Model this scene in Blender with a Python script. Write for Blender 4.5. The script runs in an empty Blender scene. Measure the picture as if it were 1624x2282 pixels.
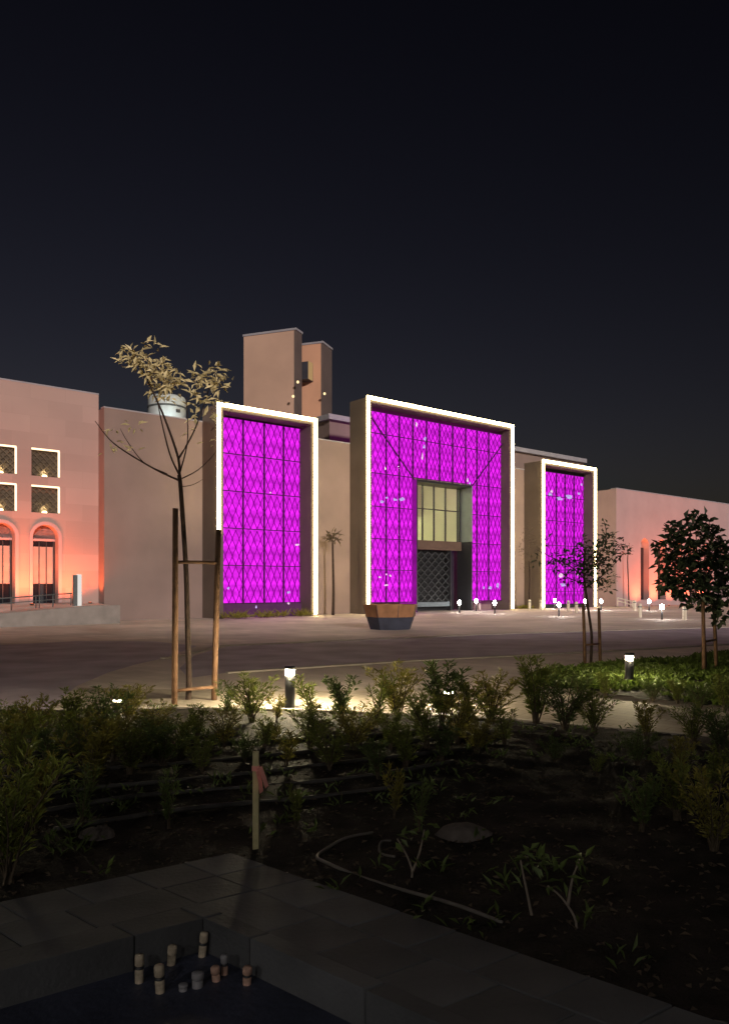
import bpy, math, random
from mathutils import Vector, Matrix, noise
from mathutils.geometry import tessellate_polygon
R = math.radians
S = bpy.context.scene
COL = S.collection

# ------------------------------------------------------------------ camera
EYE = 1.70; F = 1715.0; CX = 812.0; HZ = 1305.0      # focal length, centre and horizon in units of a 1624 x 2282 picture
cd = bpy.data.cameras.new('camera')
cd.sensor_fit = 'HORIZONTAL'; cd.sensor_width = 36.0; cd.lens = F / 1624.0 * 36.0
cd.shift_y = (HZ - 1141.0) / 1624.0
cd.clip_start = 0.05; cd.clip_end = 2000.0
cam = bpy.data.objects.new('camera', cd); COL.objects.link(cam)
cam.location = (0, 0, EYE); cam.rotation_euler = (R(90), 0, 0)
S.camera = cam

# ------------------------------------------------------------------ night sky and distant flood of light from behind
SUN_EL = 13.7
SUN_DIR = Vector((-0.40, 1.0, 0)).normalized()
world = bpy.data.worlds.new('World'); S.world = world; world.use_nodes = True
nt = world.node_tree; nt.nodes.clear()
sky = nt.nodes.new('ShaderNodeTexSky'); sky.sky_type = 'NISHITA'; sky.sun_disc = False
sky.sun_elevation = R(SUN_EL); sky.sun_rotation = math.atan2(-SUN_DIR.x, -SUN_DIR.y)
sky.air_density = 1.0; sky.dust_density = 1.6; sky.ozone_density = 2.0
hs = nt.nodes.new('ShaderNodeHueSaturation'); hs.inputs['Saturation'].default_value = 0.68
tn = nt.nodes.new('ShaderNodeMix'); tn.data_type = 'RGBA'; tn.blend_type = 'MULTIPLY'; tn.inputs['Factor'].default_value = 1.0; tn.inputs[7].default_value = (1.0, 0.775, 0.715, 1)
mn = nt.nodes.new('ShaderNodeVectorMath'); mn.operation = 'MINIMUM'; mn.inputs[1].default_value = (3.3, 3.45, 3.9)
gm = nt.nodes.new('ShaderNodeGamma'); gm.inputs['Gamma'].default_value = 2.1
bg = nt.nodes.new('ShaderNodeBackground'); bg.inputs['Strength'].default_value = 0.0016
wo = nt.nodes.new('ShaderNodeOutputWorld')
nt.links.new(sky.outputs[0], hs.inputs['Color']); nt.links.new(hs.outputs[0], tn.inputs[6]); nt.links.new(tn.outputs[2], mn.inputs[0]); nt.links.new(mn.outputs[0], gm.inputs['Color']); nt.links.new(gm.outputs[0], bg.inputs['Color']); nt.links.new(bg.outputs[0], wo.inputs['Surface'])
sd = bpy.data.lights.new('sun', 'SUN'); sd.energy = 2.4; sd.angle = R(3.0); sd.color = (1.0, 0.86, 0.76)
sun = bpy.data.objects.new('sun', sd); COL.objects.link(sun)
sun.rotation_euler = (Vector((SUN_DIR.x, SUN_DIR.y, -math.tan(R(SUN_EL))))).to_track_quat('-Z', 'Y').to_euler()
S.view_settings.view_transform = 'Standard'; S.view_settings.look = 'None'
S.view_settings.exposure = 0.0; S.view_settings.gamma = 1.0
S.render.engine = 'CYCLES'
S.cycles.use_denoising = True
S.cycles.max_bounces = 6; S.cycles.diffuse_bounces = 3; S.cycles.glossy_bounces = 3; S.cycles.transparent_max_bounces = 6
S.cycles.sample_clamp_indirect = 4.0

rnd = random.Random(7)

# ------------------------------------------------------------------ helpers: places
def G(x, y, z=0.0):                       # the point at height z seen at picture position x, y
    Y = (EYE - z) * F / (y - HZ)
    return Vector(((x - CX) / F * Y, Y, z))
def D(x, y, Y):                           # the point at distance Y seen at x, y
    return Vector(((x - CX) / F * Y, Y, EYE - (y - HZ) / F * Y))
TH = math.atan2(2088.0, F)                # the street front runs off to the right at this angle from the view
U = Vector((math.sin(TH), math.cos(TH), 0)); N = Vector((math.cos(TH), -math.sin(TH), 0))
ROT = math.atan2(U.y, U.x)
def planeY(x, c):
    rx = (x - CX) / F
    return c / (N.x * rx + N.y)
def fu(x, c):                             # distance along the front at plane c
    Y = planeY(x, c); rx = (x - CX) / F
    return (U.x * rx + U.y) * Y
def fh(x, y, c):                          # height on plane c
    return EYE - (y - HZ) / F * planeY(x, c)
def FP(u, c, z=0.0):
    p = U * u + N * c
    return Vector((p.x, p.y, z))

# ------------------------------------------------------------------ helpers: meshes
class MB:
    def __init__(s): s.v = []; s.f = []; s.sm = []
    def add(s, vs, fs, smooth=False):
        o = len(s.v); s.v += [tuple(v) for v in vs]
        for f in fs: s.f.append(tuple(i + o for i in f)); s.sm.append(smooth)
        return s
    def box(s, x0, x1, y0, y1, z0, z1):
        vs = [(x0,y0,z0),(x1,y0,z0),(x1,y1,z0),(x0,y1,z0),(x0,y0,z1),(x1,y0,z1),(x1,y1,z1),(x0,y1,z1)]
        return s.add(vs, [(0,3,2,1),(4,5,6,7),(0,1,5,4),(1,2,6,5),(2,3,7,6),(3,0,4,7)])
    def bevbox(s, x0, x1, y0, y1, z0, z1, b):           # box with its top edges chamfered
        vs = [(x0,y0,z0),(x1,y0,z0),(x1,y1,z0),(x0,y1,z0),(x0,y0,z1-b),(x1,y0,z1-b),(x1,y1,z1-b),(x0,y1,z1-b),
              (x0+b,y0+b,z1),(x1-b,y0+b,z1),(x1-b,y1-b,z1),(x0+b,y1-b,z1)]
        return s.add(vs, [(0,3,2,1),(0,1,5,4),(1,2,6,5),(2,3,7,6),(3,0,4,7),(4,5,9,8),(5,6,10,9),(6,7,11,10),(7,4,8,11),(8,9,10,11)])
    def tube(s, pts, rad, seg=8, caps=True):
        pts = [Vector(p) for p in pts]; n = len(pts)
        if not hasattr(rad, '__len__'): rad = [rad] * n
        vs = []; fs = []
        ref = Vector((0.13, 0.21, 0.97))
        for i, p in enumerate(pts):
            t = (pts[min(i+1, n-1)] - pts[max(i-1, 0)]).normalized()
            if abs(t.dot(ref)) > 0.95: r0 = Vector((1, 0.1, 0))
            else: r0 = ref
            a = t.cross(r0).normalized(); b = t.cross(a).normalized()
            for k in range(seg):
                an = 2 * math.pi * k / seg
                vs.append(p + (a * math.cos(an) + b * math.sin(an)) * rad[i])
        for i in range(n - 1):
            for k in range(seg):
                k2 = (k + 1) % seg
                fs.append((i*seg+k, i*seg+k2, (i+1)*seg+k2, (i+1)*seg+k))
        if caps:
            fs.append(tuple(range(seg))[::-1]); fs.append(tuple((n-1)*seg+k for k in range(seg)))
        return s.add(vs, fs, True)
    def lathe(s, prof, seg=20, c=(0,0,0), smooth=True, rot=0.0):
        vs = []; fs = []
        for r, z in prof:
            for k in range(seg):
                a = 2*math.pi*k/seg + rot
                vs.append((c[0]+r*math.cos(a), c[1]+r*math.sin(a), c[2]+z))
        for i in range(len(prof)-1):
            for k in range(seg):
                k2 = (k+1) % seg
                fs.append((i*seg+k, i*seg+k2, (i+1)*seg+k2, (i+1)*seg+k))
        fs.append(tuple((len(prof)-1)*seg+k for k in range(seg)))
        return s.add(vs, fs, smooth)
    def leaf(s, base, d, nrm, L, W, fold=0.25):
        d = d.normalized(); side = d.cross(nrm)
        if side.length < 1e-4: side = d.cross(Vector((1,0.2,0.1)))
        side.normalize(); up = side.cross(d).normalized()
        m = base + d * (L*0.45)
        vs = [base, m + side*W*0.5 + up*W*fold, base + d*L - up*L*0.10, m - side*W*0.5 + up*W*fold]
        return s.add(vs, [(0,1,2),(0,2,3)])
    def mesh(s, name):
        me = bpy.data.meshes.new(name); me.from_pydata(s.v, [], s.f)
        me.polygons.foreach_set('use_smooth', s.sm); me.update()
        return me
    def build(s, name, m, parent=None, loc=None, rotz=0.0):
        me = s.mesh(name); me.materials.append(m)
        return link(name, me, parent, loc, rotz)
def link(name, data, parent=None, loc=None, rotz=0.0):
    o = bpy.data.objects.new(name, data); COL.objects.link(o)
    if parent: o.parent = parent
    if loc is not None: o.location = loc
    if rotz: o.rotation_euler = (0, 0, rotz)
    return o
def thing(name, label, cat, loc=(0,0,0), rotz=0.0, group=None):
    o = link(name, None, None, loc, rotz); o.empty_display_size = 0.2
    return tag(o, label, cat, group)
def tag(o, label, cat, group=None):
    o['label'] = label; o['category'] = cat
    if group: o['group'] = group
    return o
def struct(o, kind='structure', label=None):
    o['kind'] = kind
    if label: o['label'] = label
    return o
def copytree(o, parent=None):
    c = o.copy(); COL.objects.link(c)
    if parent: c.parent = parent
    for ch in o.children: copytree(ch, c)
    return c
def wall_mesh(outer, holes, t):           # a wall in x, z with holes through its thickness t, front at y = 0
    polys = [[Vector((x, 0, z)) for x, z in outer]] + [[Vector((x, 0, z)) for x, z in h] for h in holes]
    tris = tessellate_polygon([[Vector((p.x, p.z, 0)) for p in pl] for pl in polys])
    flat = [p for pl in polys for p in pl]; n = len(flat)
    mb = MB(); vs = [(p.x, 0, p.z) for p in flat] + [(p.x, t, p.z) for p in flat]
    fs = []
    for a, b, c in tris:
        A, B, C = flat[a], flat[b], flat[c]
        cr = (B.x-A.x)*(C.z-A.z) - (B.z-A.z)*(C.x-A.x)
        if cr < 0: b, c = c, b
        fs.append((a, b, c)); fs.append((a+n, c+n, b+n))
    o = 0
    for k, pl in enumerate(polys):
        m = len(pl)
        ar = sum(pl[i].x*pl[(i+1) % m].z - pl[(i+1) % m].x*pl[i].z for i in range(m))
        for i in range(m):
            i2 = (i+1) % m
            q = (o+i, o+i+n, o+i2+n, o+i2)
            if (ar > 0) != (k == 0): q = q[::-1]
            fs.append(q)
        o += m
    return mb.add(vs, fs)
def rect(x0, x1, z0, z1): return [(x0,z0),(x1,z0),(x1,z1),(x0,z1)]
def arch(x0, x1, z0, zs, n=14):           # opening with a round head springing at zs
    r = (x1-x0)/2; cx = (x0+x1)/2
    return [(x0,z0),(x1,z0)] + [(cx+r*math.cos(math.pi*i/n), zs+r*math.sin(math.pi*i/n)) for i in range(n+1)]

# ------------------------------------------------------------------ materials
def mat(name, col, rough=0.8, var=0.12, scale=3.0, bump=0.0, bscale=40.0, spec=0.3, metal=0.0, detail=4.0, coords='Object'):
    m = bpy.data.materials.new(name); m.use_nodes = True
    n = m.node_tree.nodes; l = m.node_tree.links; b = n['Principled BSDF']
    b.inputs['Roughness'].default_value = rough; b.inputs['Metallic'].default_value = metal
    b.inputs['Specular IOR Level'].default_value = spec
    tc = n.new('ShaderNodeTexCoord')
    tx = n.new('ShaderNodeTexNoise'); tx.inputs['Scale'].default_value = scale; tx.inputs['Detail'].default_value = detail
    l.new(tc.outputs[coords], tx.inputs['Vector'])
    mr = n.new('ShaderNodeMapRange'); mr.inputs['From Min'].default_value = 0.3; mr.inputs['From Max'].default_value = 0.7
    mr.inputs['To Min'].default_value = 1-var; mr.inputs['To Max'].default_value = 1+var
    l.new(tx.outputs['Fac'], mr.inputs['Value'])
    mx = n.new('ShaderNodeMix'); mx.data_type = 'RGBA'; mx.blend_type = 'MULTIPLY'; mx.inputs['Factor'].default_value = 1.0
    mx.inputs[6].default_value = (*col, 1); l.new(mr.outputs[0], mx.inputs[7]); l.new(mx.outputs[2], b.inputs['Base Color'])
    if bump:
        t2 = n.new('ShaderNodeTexNoise'); t2.inputs['Scale'].default_value = bscale; t2.inputs['Detail'].default_value = 3
        l.new(tc.outputs[coords], t2.inputs['Vector'])
        bp = n.new('ShaderNodeBump'); bp.inputs['Strength'].default_value = bump; bp.inputs['Distance'].default_value = 0.02
        l.new(t2.outputs['Fac'], bp.inputs['Height']); l.new(bp.outputs[0], b.inputs['Normal'])
    return m
def emat(name, col, strength, var=0.0, scale=2.0):
    m = bpy.data.materials.new(name); m.use_nodes = True
    n = m.node_tree.nodes; l = m.node_tree.links; n.clear()
    e = n.new('ShaderNodeEmission'); e.inputs['Color'].default_value = (*col, 1); e.inputs['Strength'].default_value = strength
    o = n.new('ShaderNodeOutputMaterial'); l.new(e.outputs[0], o.inputs['Surface'])
    if var:
        tc = n.new('ShaderNodeTexCoord'); tx = n.new('ShaderNodeTexNoise'); tx.inputs['Scale'].default_value = scale; tx.inputs['Detail'].default_value = 5
        l.new(tc.outputs['Object'], tx.inputs['Vector'])
        mr = n.new('ShaderNodeMapRange'); mr.inputs['From Min'].default_value = 0.3; mr.inputs['From Max'].default_value = 0.7
        mr.inputs['To Min'].default_value = strength*(1-var); mr.inputs['To Max'].default_value = strength*(1+var)
        l.new(tx.outputs['Fac'], mr.inputs['Value']); l.new(mr.outputs[0], e.inputs['Strength'])
    return m
def slab_mat(name, col, sx, sy, var=0.1, joint=0.55, rough=0.75, rot=0.0, msize=0.012, bump=0.3):   # paving too far to tell apart
    m = mat(name, col, rough, var, 0.35, 0.15, 30, 0.3, 0, 6)
    n = m.node_tree.nodes; l = m.node_tree.links; b = n['Principled BSDF']
    tc = n.new('ShaderNodeTexCoord'); mp = n.new('ShaderNodeMapping'); mp.inputs['Rotation'].default_value = (0, 0, rot)
    l.new(tc.outputs['Object'], mp.inputs['Vector'])
    br = n.new('ShaderNodeTexBrick'); br.inputs['Scale'].default_value = 1.0; br.inputs['Mortar Size'].default_value = msize
    br.inputs['Brick Width'].default_value = sx; br.inputs['Row Height'].default_value = sy
    br.inputs['Color1'].default_value = (1,1,1,1); br.inputs['Color2'].default_value = (0.84,0.84,0.84,1); br.inputs['Mortar'].default_value = (joint,joint,joint,1)
    l.new(mp.outputs[0], br.inputs['Vector'])
    old = b.inputs['Base Color'].links[0].from_socket
    mx = n.new('ShaderNodeMix'); mx.data_type = 'RGBA'; mx.blend_type = 'MULTIPLY'; mx.inputs['Factor'].default_value = 1.0
    l.new(old, mx.inputs[6]); l.new(br.outputs['Color'], mx.inputs[7]); l.new(mx.outputs[2], b.inputs['Base Color'])
    return m
def leafmat(name, col, var=0.35, trans=0.25, rough=0.5):
    m = mat(name, col, rough, var, 9.0, 0, 40, 0.35)
    n = m.node_tree.nodes; l = m.node_tree.links; b = n['Principled BSDF']
    t = n.new('ShaderNodeBsdfTranslucent'); l.new(b.inputs['Base Color'].links[0].from_socket, t.inputs['Color'])
    ad = n.new('ShaderNodeMixShader'); ad.inputs[0].default_value = trans
    out = [x for x in n if x.type == 'OUTPUT_MATERIAL'][0]
    l.new(b.outputs[0], ad.inputs[1]); l.new(t.outputs[0], ad.inputs[2]); l.new(ad.outputs[0], out.inputs['Surface'])
    return m
def glassmat(name, tint=(0.75,0.85,0.8), gloss=0.12):
    m = bpy.data.materials.new(name); m.use_nodes = True
    n = m.node_tree.nodes; l = m.node_tree.links; n.clear()
    t = n.new('ShaderNodeBsdfTransparent'); t.inputs['Color'].default_value = (*tint, 1)
    g = n.new('ShaderNodeBsdfGlossy'); g.inputs['Roughness'].default_value = 0.03
    x = n.new('ShaderNodeMixShader'); x.inputs[0].default_value = gloss
    o = n.new('ShaderNodeOutputMaterial')
    l.new(t.outputs[0], x.inputs[1]); l.new(g.outputs[0], x.inputs[2]); l.new(x.outputs[0], o.inputs['Surface'])
    return m

M = {}
M['plaster'] = mat('plaster_taupe', (0.25, 0.184, 0.168), 0.9, 0.12, 0.45, 0.25, 25)
M['plaster_pink'] = mat('plaster_pink', (0.46, 0.325, 0.335), 0.9, 0.07, 0.6, 0.25, 25)
M['stone_panel'] = slab_mat('stone_panel', (0.44, 0.315, 0.29), 1.6, 0.8, 0.06, 0.9, 0.85)
for nd in M['stone_panel'].node_tree.nodes:                                   # the joints run across an upright wall
    if nd.type == 'MAPPING': nd.inputs['Rotation'].default_value = (R(-90), 0, 0)
M['portal_clad'] = mat('portal_cladding', (0.135, 0.105, 0.088), 0.8, 0.12, 0.6, 0.2, 25)
M['dark_clad'] = mat('dark_cladding', (0.05, 0.05, 0.065), 0.5, 0.15, 2.0)
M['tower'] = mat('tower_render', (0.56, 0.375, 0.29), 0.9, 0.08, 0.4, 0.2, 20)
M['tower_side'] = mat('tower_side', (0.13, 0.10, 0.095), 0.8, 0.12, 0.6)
M['roofgrey'] = mat('roof_grey', (0.33, 0.32, 0.36), 0.8, 0.1, 1.0)
M['led'] = emat('led_strip', (1.0, 0.80, 0.38), 25.0)
M['ledoff'] = mat('led_strip_unlit', (0.12, 0.09, 0.09), 0.5)
M['magenta'] = emat('magenta_backlit_pane', (0.80, 0.020, 0.86), 1.02, 0.42, 2.4)
M['magenta_dim'] = emat('magenta_dim_pane', (0.42, 0.012, 0.44), 0.55, 0.2, 1.5)
M['lattice'] = leafmat('lattice_purple', (0.62, 0.035, 0.68), 0.12, 0.85)
M['mullion'] = mat('mullion_purple', (0.055, 0.01, 0.07), 0.5, 0.1, 3.0)
M['emblem'] = emat('pale_lit_shape', (0.66, 0.50, 1.0), 0.85, 0.35, 6)
M['glow_patch_w'] = emat('warm_lit_shape', (1.0, 0.68, 0.90), 0.95, 0.3, 6)
M['metal_dark'] = mat('dark_metal', (0.03, 0.03, 0.035), 0.45, 0.15, 5, spec=0.5)
M['metal_grey'] = mat('grey_metal', (0.10, 0.115, 0.12), 0.45, 0.15, 5, spec=0.5)
M['glass'] = glassmat('clear_glass', (0.93, 0.97, 0.86), 0.06)
M['glass_dark'] = mat('dark_glass', (0.015, 0.016, 0.022), 0.08, 0.1, 1, spec=0.7)
M['room'] = mat('room_wall', (0.80, 0.80, 0.60), 0.9, 0.06, 0.8)
M['curtain'] = mat('grey_blind', (0.30, 0.27, 0.26), 0.9, 0.1, 2)
M['warmlamp'] = emat('warm_lamp', (1.0, 0.82, 0.42), 6.0)
M['coolamp'] = emat('cool_lamp', (0.9, 0.97, 1.0), 5.0)
M['reveal'] = emat('reveal_glow', (1.0, 0.74, 0.46), 2.4)
M['lampwhite'] = emat('bollard_head', (1.0, 0.93, 0.84), 110.0)
M['lampglow'] = emat('bollard_glow', (1.0, 0.92, 0.80), 7.0)
M['bronze'] = mat('bronze_screen', (0.09, 0.065, 0.045), 0.5, 0.2, 6, spec=0.4)
M['white'] = mat('white_paint', (0.78, 0.76, 0.74), 0.5, 0.04, 3)
M['cream'] = mat('cream_post', (0.62, 0.56, 0.46), 0.7, 0.08, 8)
M['redwall'] = mat('arch_soffit', (0.33, 0.20, 0.17), 0.9, 0.1, 2)
M['concrete'] = mat('concrete', (0.26, 0.235, 0.22), 0.9, 0.16, 2.0, 0.35, 30)
M['plaza'] = slab_mat('plaza_paving', (0.66, 0.56, 0.52), 0.6, 0.3, 0.22, 0.82, 0.75, ROT)
M['road'] = mat('road_asphalt', (0.42, 0.355, 0.45), 0.8, 0.24, 0.9, 0.5, 60, detail=8)
M['path'] = slab_mat('path_paving', (0.40, 0.34, 0.28), 0.4, 0.2, 0.14, 0.7, 0.8, ROT)
M['kerb'] = mat('kerb_stone', (0.40, 0.35, 0.32), 0.85, 0.15, 4, 0.3, 40)
M['soil'] = mat('soil', (0.024, 0.020, 0.017), 0.95, 0.45, 5, 0.8, 50, 0.1, detail=8)
M['paver'] = mat('ledge_paver', (0.095, 0.096, 0.102), 0.85, 0.25, 2.2, 0.25, 45, detail=8, coords='Object')
nd_ = M['paver'].node_tree.nodes; lk_ = M['paver'].node_tree.links                # each slab a little lighter or darker than its neighbour
oi_ = nd_.new('ShaderNodeObjectInfo'); mr_ = nd_.new('ShaderNodeMapRange'); mr_.inputs['To Min'].default_value = 0.78; mr_.inputs['To Max'].default_value = 1.18
mm_ = nd_.new('ShaderNodeMix'); mm_.data_type = 'RGBA'; mm_.blend_type = 'MULTIPLY'; mm_.inputs['Factor'].default_value = 1.0
lk_.new(oi_.outputs['Random'], mr_.inputs['Value']); src_ = nd_['Principled BSDF'].inputs['Base Color'].links[0].from_socket
lk_.new(src_, mm_.inputs[6]); lk_.new(mr_.outputs[0], mm_.inputs[7]); lk_.new(mm_.outputs[2], nd_['Principled BSDF'].inputs['Base Color'])
M['pit'] = mat('basin_floor', (0.05, 0.055, 0.085), 0.45, 0.3, 3, 0.3, 30)
M['wood'] = mat('stake_wood', (0.125, 0.068, 0.04), 0.85, 0.3, 8, 0.4, 60)
M['lath'] = mat('pale_lath', (0.50, 0.44, 0.24), 0.8, 0.15, 20, 0.2, 60)
M['ribbon'] = mat('pink_tape', (0.75, 0.32, 0.27), 0.6, 0.15, 20)
M['bark'] = mat('bark', (0.038, 0.024, 0.02), 0.9, 0.35, 12, 0.6, 60)
M['leaf_pale'] = leafmat('leaf_pale', (0.66, 0.56, 0.31), 0.2, 0.12)
M['leaf_dark'] = leafmat('leaf_dark', (0.030, 0.042, 0.022), 0.4, 0.2)
M['leaf_a'] = leafmat('leaf_green', (0.165, 0.195, 0.040), 0.4)
M['leaf_b'] = leafmat('leaf_olive', (0.225, 0.205, 0.04), 0.4)
M['leaf_c'] = leafmat('leaf_deep', (0.10, 0.14, 0.04), 0.4)
M['cover'] = leafmat('ground_cover_leaf', (0.075, 0.11, 0.02), 0.35)
M['stem'] = mat('shrub_stem', (0.10, 0.075, 0.05), 0.9, 0.25, 20)
M['hose'] = mat('drip_hose', (0.05, 0.045, 0.042), 0.8, 0.2, 10, spec=0.5)
M['hose_pale'] = mat('pale_hose', (0.13, 0.115, 0.10), 0.7, 0.2, 10, spec=0.5)
M['planter_wood'] = mat('planter_brown', (0.30, 0.15, 0.075), 0.7, 0.25, 3, 0.2, 30)
M['planter_dark'] = mat('planter_slate', (0.045, 0.05, 0.075), 0.6, 0.25, 3)
M['tank'] = mat('tank_grey', (0.50, 0.55, 0.56), 0.6, 0.12, 2)
M['pipe_cream'] = mat('pipe_cream', (0.52, 0.43, 0.32), 0.7, 0.35, 30)
M['pipe_pink'] = mat('pipe_salmon', (0.55, 0.34, 0.26), 0.7, 0.35, 30)
M['pipe_grey'] = mat('pipe_grey', (0.30, 0.29, 0.31), 0.5, 0.12, 20)
M['building_dark'] = mat('dark_render', (0.10, 0.095, 0.09), 0.9, 0.1, 0.5)
M['stone'] = mat('bed_stone', (0.12, 0.10, 0.09), 0.95, 0.25, 9, 0.6, 40)

def lamp(kind, name, parent, loc, energy, col, size=0.08, spot=None, blend=0.6, aim=None):
    ld = bpy.data.lights.new(name, kind); ld.energy = energy; ld.color = col
    ld.shadow_soft_size = size
    if kind == 'SPOT': ld.spot_size = R(spot); ld.spot_blend = blend
    o = link(name, ld, parent, loc)
    if aim is not None: o.rotation_euler = Vector(aim).to_track_quat('-Z', 'Y').to_euler()
    return o

# ------------------------------------------------------------------ ground, road, path, beds
def sheet(name, pts, z, m, kind='structure', label=None, hole=None):
    polys = [[Vector((p[0], p[1], 0)) for p in pts]] + ([[Vector((p[0], p[1], 0)) for p in hole]] if hole else [])
    tris = tessellate_polygon(polys); flat = [p for q in polys for p in q]
    fs = []
    for a, b, c in tris:
        A, B, C = flat[a], flat[b], flat[c]
        if (B.x-A.x)*(C.y-A.y) - (B.y-A.y)*(C.x-A.x) < 0: b, c = c, b
        fs.append((a, b, c))
    mb = MB(); mb.add([(p.x, p.y, z) for p in flat], fs)
    o = mb.build(name, m); struct(o, kind, label); return o
LZ = 0.06                                                # top of the paved ledge
APEX = G(515, 1900, LZ); APEX.z = 0
DA = (G(0, 2010, LZ) - APEX); DA.z = 0; DA.normalize()    # along the left arm
DB = (G(1581, 2268, LZ) - APEX); DB.z = 0; DB.normalize() # along the right arm
NA = Vector((-DA.y, DA.x, 0)); NB = Vector((DB.y, -DB.x, 0))
if NA.y > 0: NA = -NA
if NB.y > 0: NB = -NB
def arms(da, db):                                        # the corner point da in from the left arm's edge and db in from the right arm's
    # solve p.NA = da, p.NB = db
    det = NA.x*NB.y - NA.y*NB.x
    return APEX + Vector(((da*NB.y - db*NA.y)/det, (NA.x*db - NB.x*da)/det, 0))
WA, WB = 0.79, 0.70
PITC = arms(WA, WB)
pit = [PITC, PITC + DA*6, Vector((-9, -6, 0)), Vector((9, -6, 0)), PITC + DB*7]
sheet('ground', [(-500,-300),(500,-300),(500,700),(-500,700)], 0.0, M['plaza'], hole=[tuple(arms(0.05,0.05))[:2]] + [tuple(p)[:2] for p in (arms(0.05,0.05)+DA*6, Vector((-9.2,-6,0)), Vector((9.2,-6,0)), arms(0.05,0.05)+DB*7)])
# road: a straight carriageway to the right and a wider yard to the left
road_px = [(505,1441),(1067,1416),(1340,1406),(1624,1399),(2100,1388),(2100,1416),(1624,1436),(1340,1452),(1067,1466),(920,1473),(505,1500),(420,1512),(400,1490),(432,1462)]
sheet('road', [tuple(G(x, y))[:2] for x, y in road_px], 0.004, M['road'])
yard_px = [(-700,1448),(0,1438),(170,1429),(346,1430),(440,1440),(363,1468),(300,1482),(240,1500),(170,1530),(100,1590),(-700,1640)]
sheet('yard', [tuple(G(x, y))[:2] for x, y in yard_px], 0.004, M['road'])
path_px = [(180,1534),(480,1540),(720,1541),(1140,1537),(1300,1553),(1624,1592),(2000,1628),(2000,1720),(1700,1668),(1560,1647),(1150,1610),(700,1588),(300,1580),(120,1584)]
sheet('path', [tuple(G(x, y))[:2] for x, y in path_px], 0.010, M['path'])
def kerb_line(pts, w=0.13, h=0.05, name='kerb'):
    mb = MB()
    for i in range(len(pts)-1):
        a, b = Vector(pts[i]), Vector(pts[i+1]); d = b-a; L = d.length; d.normalize(); s = Vector((-d.y, d.x, 0))*w/2
        n = max(1, int(L/0.9))
        for k in range(n):
            p = a + d*(L*k/n + 0.006); q = a + d*(L*(k+1)/n - 0.006)
            mb.add([p-s, q-s, q+s, p+s, p-s+Vector((0,0,h)), q-s+Vector((0,0,h)), q+s+Vector((0,0,h)), p+s+Vector((0,0,h))],
                   [(0,3,2,1),(4,5,6,7),(0,1,5,4),(1,2,6,5),(2,3,7,6),(3,0,4,7)])
    o = mb.build(name, M['kerb']); struct(o); return o
kerb_line([G(x, y, 0) for x, y in [(363,1469),(400,1462),(432,1455),(484,1441),(1067,1415.5),(1624,1398.5),(2100,1387.5)]], 0.16, 0.03)
kerb_line([G(x, y, 0) for x, y in [(505,1501),(920,1474),(1067,1467),(1340,1453),(1624,1437),(2100,1417)]], 0.14, 0.03)
kerb_line([G(x, y, 0) for x, y in [(120,1585),(300,1581),(700,1589),(1150,1611),(1560,1648),(1700,1669)]], 0.10, 0.05)

# planting bed soil: a lumpy sheet between path and ledge
def inpoly(x, y, P):
    c = False; n = len(P)
    for i in range(n):
        x1, y1 = P[i]; x2, y2 = P[(i+1) % n]
        if (y1 > y) != (y2 > y) and x < (x2-x1)*(y-y1)/(y2-y1)+x1: c = not c
    return c
bed_poly = [tuple(G(x, y))[:2] for x, y in [(-1500,1600),(120,1588),(300,1584),(700,1592),(1150,1614),(1560,1651),(1700,1672),(2600,1790)]]
bed_poly += [tuple(APEX + DB*7)[:2], tuple(APEX)[:2], tuple(APEX + DA*7)[:2]]
def lumpy(name, poly, z0, amp, step, m, kind='structure', label=None, sc=2.3):
    xs = [p[0] for p in poly]; ys = [p[1] for p in poly]
    x0, x1, y0, y1 = min(xs), max(xs), min(ys), max(ys)
    nx, ny = int((x1-x0)/step)+1, int((y1-y0)/step)+1
    idx = {}; vs = []; fs = []
    def vid(i, j):
        if (i, j) not in idx:
            x, y = x0+i*step, y0+j*step
            z = z0 + amp*(0.5+0.5*noise.fractal(Vector((x*sc, y*sc, 3.1)), 0.8, 2.0, 4))
            idx[(i, j)] = len(vs); vs.append((x, y, max(z, z0-0.01)))
        return idx[(i, j)]
    for i in range(nx):
        for j in range(ny):
            if inpoly(x0+(i+.5)*step, y0+(j+.5)*step, poly):
                fs.append((vid(i,j), vid(i+1,j), vid(i+1,j+1), vid(i,j+1)))
    mb = MB(); mb.add(vs, fs, True); o = mb.build(name, m); struct(o, kind, label); return o
lumpy('soil', bed_poly, 0.012, 0.055, 0.07, M['soil'])
back_poly = [tuple(G(x, y))[:2] for x, y in [(1175,1512),(1260,1500),(1340,1490),(1480,1474),(1624,1462),(2300,1420),(2300,1620),(1900,1612),(1624,1586),(1300,1548),(1190,1536)]]
lumpy('soil_mound', back_poly, 0.014, 0.10, 0.12, M['soil'])

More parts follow.
